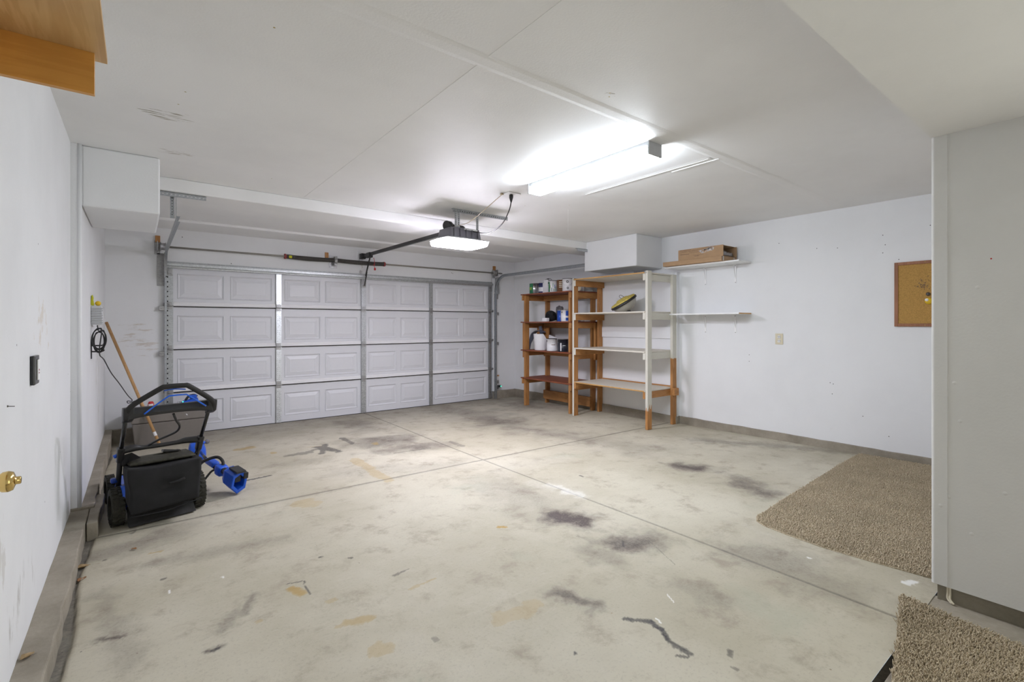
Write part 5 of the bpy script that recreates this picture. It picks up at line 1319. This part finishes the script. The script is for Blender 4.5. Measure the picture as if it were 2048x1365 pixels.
# grass bag
def bagfn(u, v, w_):
    sag = -.022 * math.sin(math.pi * u) * (1 - w_) * 0
    rear = (1 - v)
    pinch = .022 * math.exp(-((u - .55) ** 2 / .02 + (w_ - .5) ** 2 / .02)) * rear
    return (0.006 * math.sin(9 * w_ + 3 * u) * (u - .5), pinch, .02 * math.sin(math.pi * u) * w_ * -1)
mb = MB().soft([(-.205, -.25, .10), (.205, -.25, .125), (.20, .03, .17), (-.20, .03, .17), (-.225, -.27, .435), (.225, -.26, .43), (.21, .04, .42), (-.21, .04, .42)], 22, .13, nz=.008, ns=9, fn=bagfn)
bag = part('grass_bag', M(mb), m_bag, mower)
mb = MB().soft([(-.20, -.20, .425), (.20, -.20, .425), (.20, .05, .415), (-.20, .05, .415), (-.19, -.20, .445), (.19, -.20, .445), (.19, .05, .44), (-.19, .05, .44)], 8, .15); part('bag_lid', M(mb), m_olive, bag)
mb = MB().tube([(.01, -.277, .285), (.05, -.292, .292), (.10, -.281, .302)], .009, 8, smoothpath=4); part('bag_loop', M(mb), m_bag, bag)
mb = MB().tube([(-.21, -.256, .105), (.0, -.268, .10), (.21, -.256, .128)], .0035, 6, smoothpath=5); part('bag_piping', M(mb), m_bag, bag)
mb = MB().hexa([(-.195, -.17, .012), (.20, -.15, .012), (.20, -.12, .012), (-.195, -.14, .012), (-.19, -.06, .12), (.19, -.06, .12), (.19, -.05, .12), (-.19, -.05, .12)]); part('trailing_flap', M(mb), m_rubber, mower)
# handle: lower brackets, tubes, cross bar, console, loop
for s_ in (-1, 1):
    U_ = .232 * s_
    mb = MB().tube([(s_ * .222, .06, .20), (s_ * .226, .02, .30), (U_, -.13, .52)], .016, 12); part('lower_handle_tube', M(mb), m_black, mower)
    mb = MB().hexa([(U_ - .018, -.10, .44), (U_ + .018, -.10, .44), (U_ + .018, -.04, .44), (U_ - .018, -.04, .44), (U_ - .022, -.17, .55), (U_ + .022, -.17, .55), (U_ + .022, -.11, .56), (U_ - .022, -.11, .56)]); part('folding_joint', M(mb), m_black, mower, .01)
    mb = MB().tube([(U_ + s_ * .035, -.10, .49), (U_ + s_ * .012, -.10, .50)], .012, 10); part('joint_knob', M(mb), m_blue, mower)
    mb = MB().tube([(U_, -.13, .53), (U_ + s_ * .003, -.36, .80)], .0125, 14); part('upper_handle_tube', M(mb), m_blackshine, mower)
    mb = MB().soft([(U_ - .028, -.43, .775), (U_ + .028, -.43, .775), (U_ + .028, -.35, .745), (U_ - .028, -.35, .745), (U_ - .03, -.45, .855), (U_ + .03, -.45, .855), (U_ + .03, -.38, .855), (U_ - .03, -.38, .855)], 8, .2); part('handle_corner', M(mb), m_black, mower)
    mb = MB().tube([(s_ * .225, .05, .33), (s_ * .19, -.05, .36), (s_ * .235, -.09, .47)], .006, 8, smoothpath=4); part('brace_cable', M(mb), m_black, mower)
    mb = MB().soft([(s_ * .25 - .02, .0, .285), (s_ * .25 + .02, .0, .285), (s_ * .25 + .02, .05, .285), (s_ * .25 - .02, .05, .285), (s_ * .25 - .02, .0, .32), (s_ * .25 + .02, .0, .32), (s_ * .25 + .02, .05, .32), (s_ * .25 - .02, .05, .32)], 6, .6); part('height_knob', M(mb), m_bluedk, mower)
mb = MB().tube([(-.232, -.13, .53), (-.16, -.12, .535), (-.10, -.115, .528), (.08, -.115, .528), (.14, -.12, .535), (.232, -.13, .53)], [.026, .024, .015, .015, .022, .026], 12, smoothpath=4); part('cross_bar', M(mb), m_black, mower)
mb = MB().hexa([(-.23, -.10, .42), (-.19, -.10, .42), (-.10, .0, .40), (-.13, .0, .40), (-.22, -.12, .50), (-.17, -.12, .51), (-.09, .0, .43), (-.12, .0, .44)]); part('side_brace', M(mb), m_black, mower, .006)
mb = MB()
NS = 24; prof = []
for i in range(NS + 1):
    u = -.235 + .47 * i / NS; e_ = abs(u) / .235
    b0 = .775 + .012 * (1 - e_ ** 2) - .010 * e_ ** 8; t0 = .845 + .006 * (e_ ** 6)
    dpt = .035
    prof.append([(u, -.40 - dpt, b0 + .006), (u, -.40 + dpt, b0 - .004), (u, -.40 + dpt, t0), (u, -.40 - dpt * .6, t0 + .002), (u, -.40 - dpt * 1.1, t0 - .035)])
vs = [p for r_ in prof for p in r_]
mb.add(vs, [(i * 5 + k, i * 5 + (k + 1) % 5, i * 5 + 5 + (k + 1) % 5, i * 5 + 5 + k) for i in range(NS) for k in range(5)] + [(4, 3, 2, 1, 0), tuple(NS * 5 + k for k in range(5))])
part('control_console', M(mb), m_black, mower, .006)
mb = MB().tube([(-.235, -.415, .80), (-.232, -.435, .845), (-.195, -.455, .885), (-.08, -.50, .965), (-.05, -.505, .975), (.05, -.505, .975), (.08, -.50, .965), (.20, -.455, .875), (.235, -.435, .835), (.237, -.415, .79)], .0165, 14, smoothpath=4)
part('loop_handle', M(mb), m_rubber, mower)
mb = MB().tube([(-.155, -.445, .805), (-.10, -.46, .855), (-.04, -.485, .905), (-.02, -.487, .912), (.055, -.487, .912), (.075, -.485, .905), (.14, -.46, .855), (.19, -.445, .815)], .0048, 8, smoothpath=3)
part('bail_lever', M(mb), m_bluecable, mower)
mb = MB().tube([(-.06, -.49, .949), (.0, -.492, .955), (.06, -.49, .947)], .004, 8, smoothpath=3); part('grip_stripe', M(mb), m_bluecable, mower)
mb = MB().tube([(.01, -.40, .78), (.03, -.38, .73), (.06, -.33, .68), (.05, -.26, .63), (-.03, -.16, .575), (-.08, -.12, .54)], .0075, 10, smoothpath=6); part('control_cable', M(mb), m_black, mower)

# ------------------------------------------------------------------ string trimmer
tr = thing('string_trimmer', (.62, 4.6, fz(4.6)), 'blue and black cordless string trimmer lying on the floor beside the mower', 'string trimmer')
fzt = fz(4.6)
bc = Vector((.632, 4.50, fzt + .115)); ad = (Vector((.46, 5.05, fzt + .20)) - bc).normalized()
side_ = ad.cross(Vector((0, 0, 1))).normalized(); upv = side_.cross(ad).normalized()
def bx(a, b_, c_): return tuple(bc + ad * a + side_ * b_ + upv * c_)
# open six-sided battery receptacle facing the camera
mb = MB(); ro, ri = .098, .064; n = 6
def hexring(d, r_, ph=.35, sq=1.0): return [bx(d, .70 * r_ * math.cos(ph + 2 * math.pi * k / 6), sq * r_ * math.sin(ph + 2 * math.pi * k / 6)) for k in range(6)]
rings = [hexring(.155, .04), hexring(.13, .07), hexring(.08, ro * .97), hexring(-.055, ro), hexring(-.062, ro * .93), hexring(-.060, ri), hexring(.05, ri * .8)]
vs = [p for r_ in rings for p in r_]
mb.add(vs, [(i * 6 + k, i * 6 + (k + 1) % 6, i * 6 + 6 + (k + 1) % 6, i * 6 + 6 + k) for i in range(len(rings) - 1) for k in range(6)] + [tuple(range(6))[::-1], tuple((len(rings) - 1) * 6 + k for k in range(6))])
part('battery_housing', mb, m_blue, tr, .003)
mb = MB().box(0, 1, 0, 1, 0, 1); mb.map(lambda x, y, z: bx(-.050 + .05 * x, -.03 + .045 * y, .0 + .055 * z)); part('battery_contacts', mb, m_black, tr, .004)
mb = MB().box(0, 1, 0, 1, 0, 1); mb.map(lambda x, y, z: bx(-.075 + .13 * x, -.035 + .075 * y, .080 + .018 * z)); part('housing_cover', mb, m_black, tr, .004)
mb = MB().box(0, 1, 0, 1, 0, 1); mb.map(lambda x, y, z: bx(-.067 + .11 * x, .030 + .036 * y, .02 + .05 * z)); part('housing_cover', mb, m_black, tr, .004)
mb = MB().tube([bx(.14, 0, 0), bx(.19, 0, .01), bx(.24, 0, .012)], [.030, .026, .030], 12, smoothpath=3); part('rear_grip', mb, m_black, tr)
mb = MB().soft([bx(a, b_, c_) for c_ in (-.04, .045) for (a, b_) in ((.20, -.04), (.30, -.04), (.30, .04), (.20, .04))], 8, .35); part('motor_collar', mb, m_blue, tr)
mb = MB().tube([bx(.28, 0, 0), bx(.50, 0, -.005)], [.026, .02], 12); part('grip_sleeve', mb, m_black, tr)
mb = MB().soft([bx(a, b_, c_) for c_ in (-.01, .035) for (a, b_) in ((.34, -.03), (.50, -.03), (.50, .03), (.34, .03))], 8, .3); part('trigger_housing', mb, m_blue, tr)
pe = Vector((.50, 5.92, fz(5.9) + .10)); ps = Vector(bx(.48, 0, -.004))
part('shaft_tube', MB().tube([ps, pe], .0125, 12), m_blackshine, tr)
mb = MB().tube([ps + (pe - ps) * .06, ps + (pe - ps) * .16], .021, 10); part('shaft_coupler', mb, m_blue, tr)
mb = MB().tube([bx(.36, .0, .0), bx(.35, .07, .03), bx(.30, .085, .075), bx(.34, .02, .145), bx(.40, -.06, .14), bx(.50, -.125, .09), bx(.50, -.13, .02), bx(.44, -.05, -.03)], .0125, 12, smoothpath=6)
mb2 = MB().tube([Vector((.560, 4.72, fzt + .165)), Vector((.572, 4.75, fzt + .215)), Vector((.545, 4.82, fzt + .245)), Vector((.49, 4.86, fzt + .235)), Vector((.425, 4.88, fzt + .20)), Vector((.395, 4.86, fzt + .13)), Vector((.42, 4.85, fzt + .08))], .0125, 12, smoothpath=6)
part('loop_handle', mb2, m_rubber, tr)
mb = MB().tube([Vector((.52, 4.80, fzt + .15)), Vector((.49, 4.80, fzt + .135)), Vector((.455, 4.78, fzt + .10)), Vector((.43, 4.78, fzt + .07)), Vector((.40, 4.78, fzt + .06))], .009, 10, smoothpath=5); part('trigger_guard', mb, m_black, tr)
fe = fz(5.95)
mb = MB().soft([(.40, 5.82, fe), (.57, 5.82, fe), (.58, 6.02, fe), (.41, 6.02, fe), (.40, 5.84, fe + .20), (.54, 5.84, fe + .20), (.55, 6.0, fe + .20), (.41, 6.0, fe + .20)], 10, .65); part('cutting_head', mb, m_blue, tr)
mb = MB().lathe([(0, -.015), (.02, -.015), (.024, .01), (.012, .02), (0, .02)], (.565, 5.90, fe + .185), (0, -1, .2), 14); part('line_spool', mb, m_opener, tr)

# ------------------------------------------------------------------ carpets
def inside(px, py, poly):
    c_ = np.zeros(px.shape, bool); n_ = len(poly)
    for i in range(n_):
        x1_, y1_ = poly[i]; x2_, y2_ = poly[(i + 1) % n_]
        cond = ((y1_ > py) != (y2_ > py)) & (px < (x2_ - x1_) * (py - y1_) / (y2_ - y1_ + 1e-12) + x1_)
        c_ ^= cond
    return c_
def carpet(name, poly, z0, step, h, wd, label, seed, vis=None):
    rs = np.random.RandomState(seed)
    P = np.array(poly); x0, y0 = P.min(0); x1, y1 = P.max(0)
    gx_, gy_ = np.meshgrid(np.arange(x0, x1, step), np.arange(y0, y1, step))
    gx_ = gx_.ravel() + rs.uniform(-.5, .5, gx_.size) * step; gy_ = gy_.ravel() + rs.uniform(-.5, .5, gy_.size) * step
    k = inside(gx_, gy_, poly)
    if vis: k &= vis(gx_, gy_)
    gx_, gy_ = gx_[k], gy_[k]; n_ = gx_.size
    gz = z0(gx_, gy_)
    hh = h * rs.uniform(.75, 1.15, n_) * (1 + .25 * fbm(gx_ * 9, gy_ * 9, 4))
    lean = rs.normal(0, .38, (n_, 2)) * hh[:, None] + np.array([.25, -.15]) * hh[:, None] * (1 + fbm(gx_ * 5, gy_ * 5, 9)[:, None] * 3)
    th = rs.uniform(0, 6.28, n_)
    V_ = []
    for j in range(3):
        a = th + j * 2.094
        V_.append(np.stack([gx_ + wd * .7 * np.cos(a), gy_ + wd * .7 * np.sin(a), gz], -1))
    for j in range(3):
        a = th + j * 2.094 + .4
        V_.append(np.stack([gx_ + lean[:, 0] * .8 + wd * np.cos(a), gy_ + lean[:, 1] * .8 + wd * np.sin(a), gz + hh * .85], -1))
    V_.append(np.stack([gx_ + lean[:, 0], gy_ + lean[:, 1], gz + hh * 1.05], -1))
    VV = np.stack(V_, 1).reshape(-1, 3)
    base = np.arange(n_)[:, None] * 7
    tris = np.array([[0, 1, 4], [0, 4, 3], [1, 2, 5], [1, 5, 4], [2, 0, 3], [2, 3, 5], [3, 4, 6], [4, 5, 6], [5, 3, 6]])
    F_ = (base[:, None, :] + tris[None]).reshape(-1, 3)
    # backing
    m = len(poly); o_ = len(VV)
    bk = [(x, y, float(z0(np.array([x]), np.array([y]))[0]) + .001) for x, y in poly] + [(x, y, float(z0(np.array([x]), np.array([y]))[0]) + h * .35) for x, y in poly]
    verts = np.concatenate([VV, np.array(bk)])
    c0 = P.mean(0)
    me = bpy.data.meshes.new(name)
    me.vertices.add(len(verts)); me.vertices.foreach_set('co', verts.astype(np.float32).ravel())
    idx = list(F_.ravel()); starts = list(range(0, len(idx), 3))
    for f in [tuple(o_ + m + i for i in range(m))] + [(o_ + i, o_ + (i + 1) % m, o_ + m + (i + 1) % m, o_ + m + i) for i in range(m)]:
        starts.append(len(idx)); idx += list(f)
    me.loops.add(len(idx)); me.loops.foreach_set('vertex_index', np.array(idx, dtype=np.int32))
    me.polygons.add(len(starts)); me.polygons.foreach_set('loop_start', np.array(starts, dtype=np.int32))
    me.update(); me.validate()
    me.materials.append(m_carpet)
    o = bpy.data.objects.new(name, me); C.objects.link(o)
    return tag(o, label, 'carpet')
pl = [(5.92, 1.74), (5.3, 1.725), (4.88, 1.70), (4.2, 1.66), (3.75, 1.635), (3.42, 1.615), (3.345, 1.58), (3.305, 1.51), (3.275, 1.35), (3.255, 1.15), (3.27, .9), (3.30, .63), (5.92, .63)]
carpet('carpet_remnant', pl, lambda x, y: -0.0125 * (y - 3.7), .0085, .017, .0032, 'large taupe shag carpet remnant on the floor along the right wall', 1)
pl2 = [(2.955, .70), (2.6, .625), (2.22, .55), (1.9, .48), (1.5, .40), (1.5, -.9), (3.03, -.9), (2.98, 0.05), (2.875, .27), (2.915, .5)]
carpet('carpet_remnant', pl2, lambda x, y: np.full(x.shape, .0385), .0056, .024, .0024, 'near taupe shag carpet piece at the foot of the entry wall', 2, vis=lambda x, y: y > -.15)
# cable stub below the entry wall
mb = MB().tube([(3.082, .546, .12), (3.080, .546, .085), (3.074, .545, .06), (3.066, .53, .044)], .0045, 8, smoothpath=5); mb.tube([(3.082, .537, .12), (3.080, .537, .085), (3.074, .536, .06), (3.066, .521, .044)], .0045, 8, smoothpath=5)
mb.build('cable_stub', m_cream, None, 0, 'short cream cable coming out beneath the entry wall', 'cable', origin=(3.08, .54, .04))
# dry leaves by the left curb
def leaf(x, y, z, s, a, label, m_):
    mb = MB(); pts = []
    for i in range(7):
        for j in range(5):
            u = i / 6 * 2 - 1; v_ = (j / 4 * 2 - 1) * math.sqrt(max(0.02, 1 - u * u)) * .6
            px = (u * math.cos(a) - v_ * math.sin(a)) * s; py = (u * math.sin(a) + v_ * math.cos(a)) * s
            pts.append((x + px, y + py, z + .003 + s * .35 * v_ * v_ * 2 + .12 * s * (1 + math.sin(u * 4 + v_ * 5))))
    mb.add(pts, [(i * 5 + j, i * 5 + j + 1, i * 5 + 5 + j + 1, i * 5 + 5 + j) for i in range(6) for j in range(4)], 0, True)
    o = mb.build('dry_leaf', m_, None, 0, label, 'leaf', origin=(x, y, z))
    so = o.modifiers.new('solid', 'SOLIDIFY'); so.thickness = .0008
m_leaf = plain('dry_leaf', (.28, .13, .05), .8, var=.3, scale=80)
m_leaf2 = plain('tan_dry_leaf', (.40, .28, .14), .8, var=.3, scale=80)
leaf(-.240, 3.48, -.006, .028, 1.2, 'orange-brown dry leaf in the gutter by the left curb', m_leaf)
leaf(-.245, 3.66, -.008, .034, .4, 'crumpled brown dry leaf beside the curb, just beyond the orange one', m_leaf2)
leaf(-.335, 2.60, .100, .026, .9, 'tan dry leaf on top of the left curb', m_leaf2)
leaf(-.02, 3.74, .001, .016, 2.6, 'tiny reddish leaf on the floor near the mower', m_leaf)
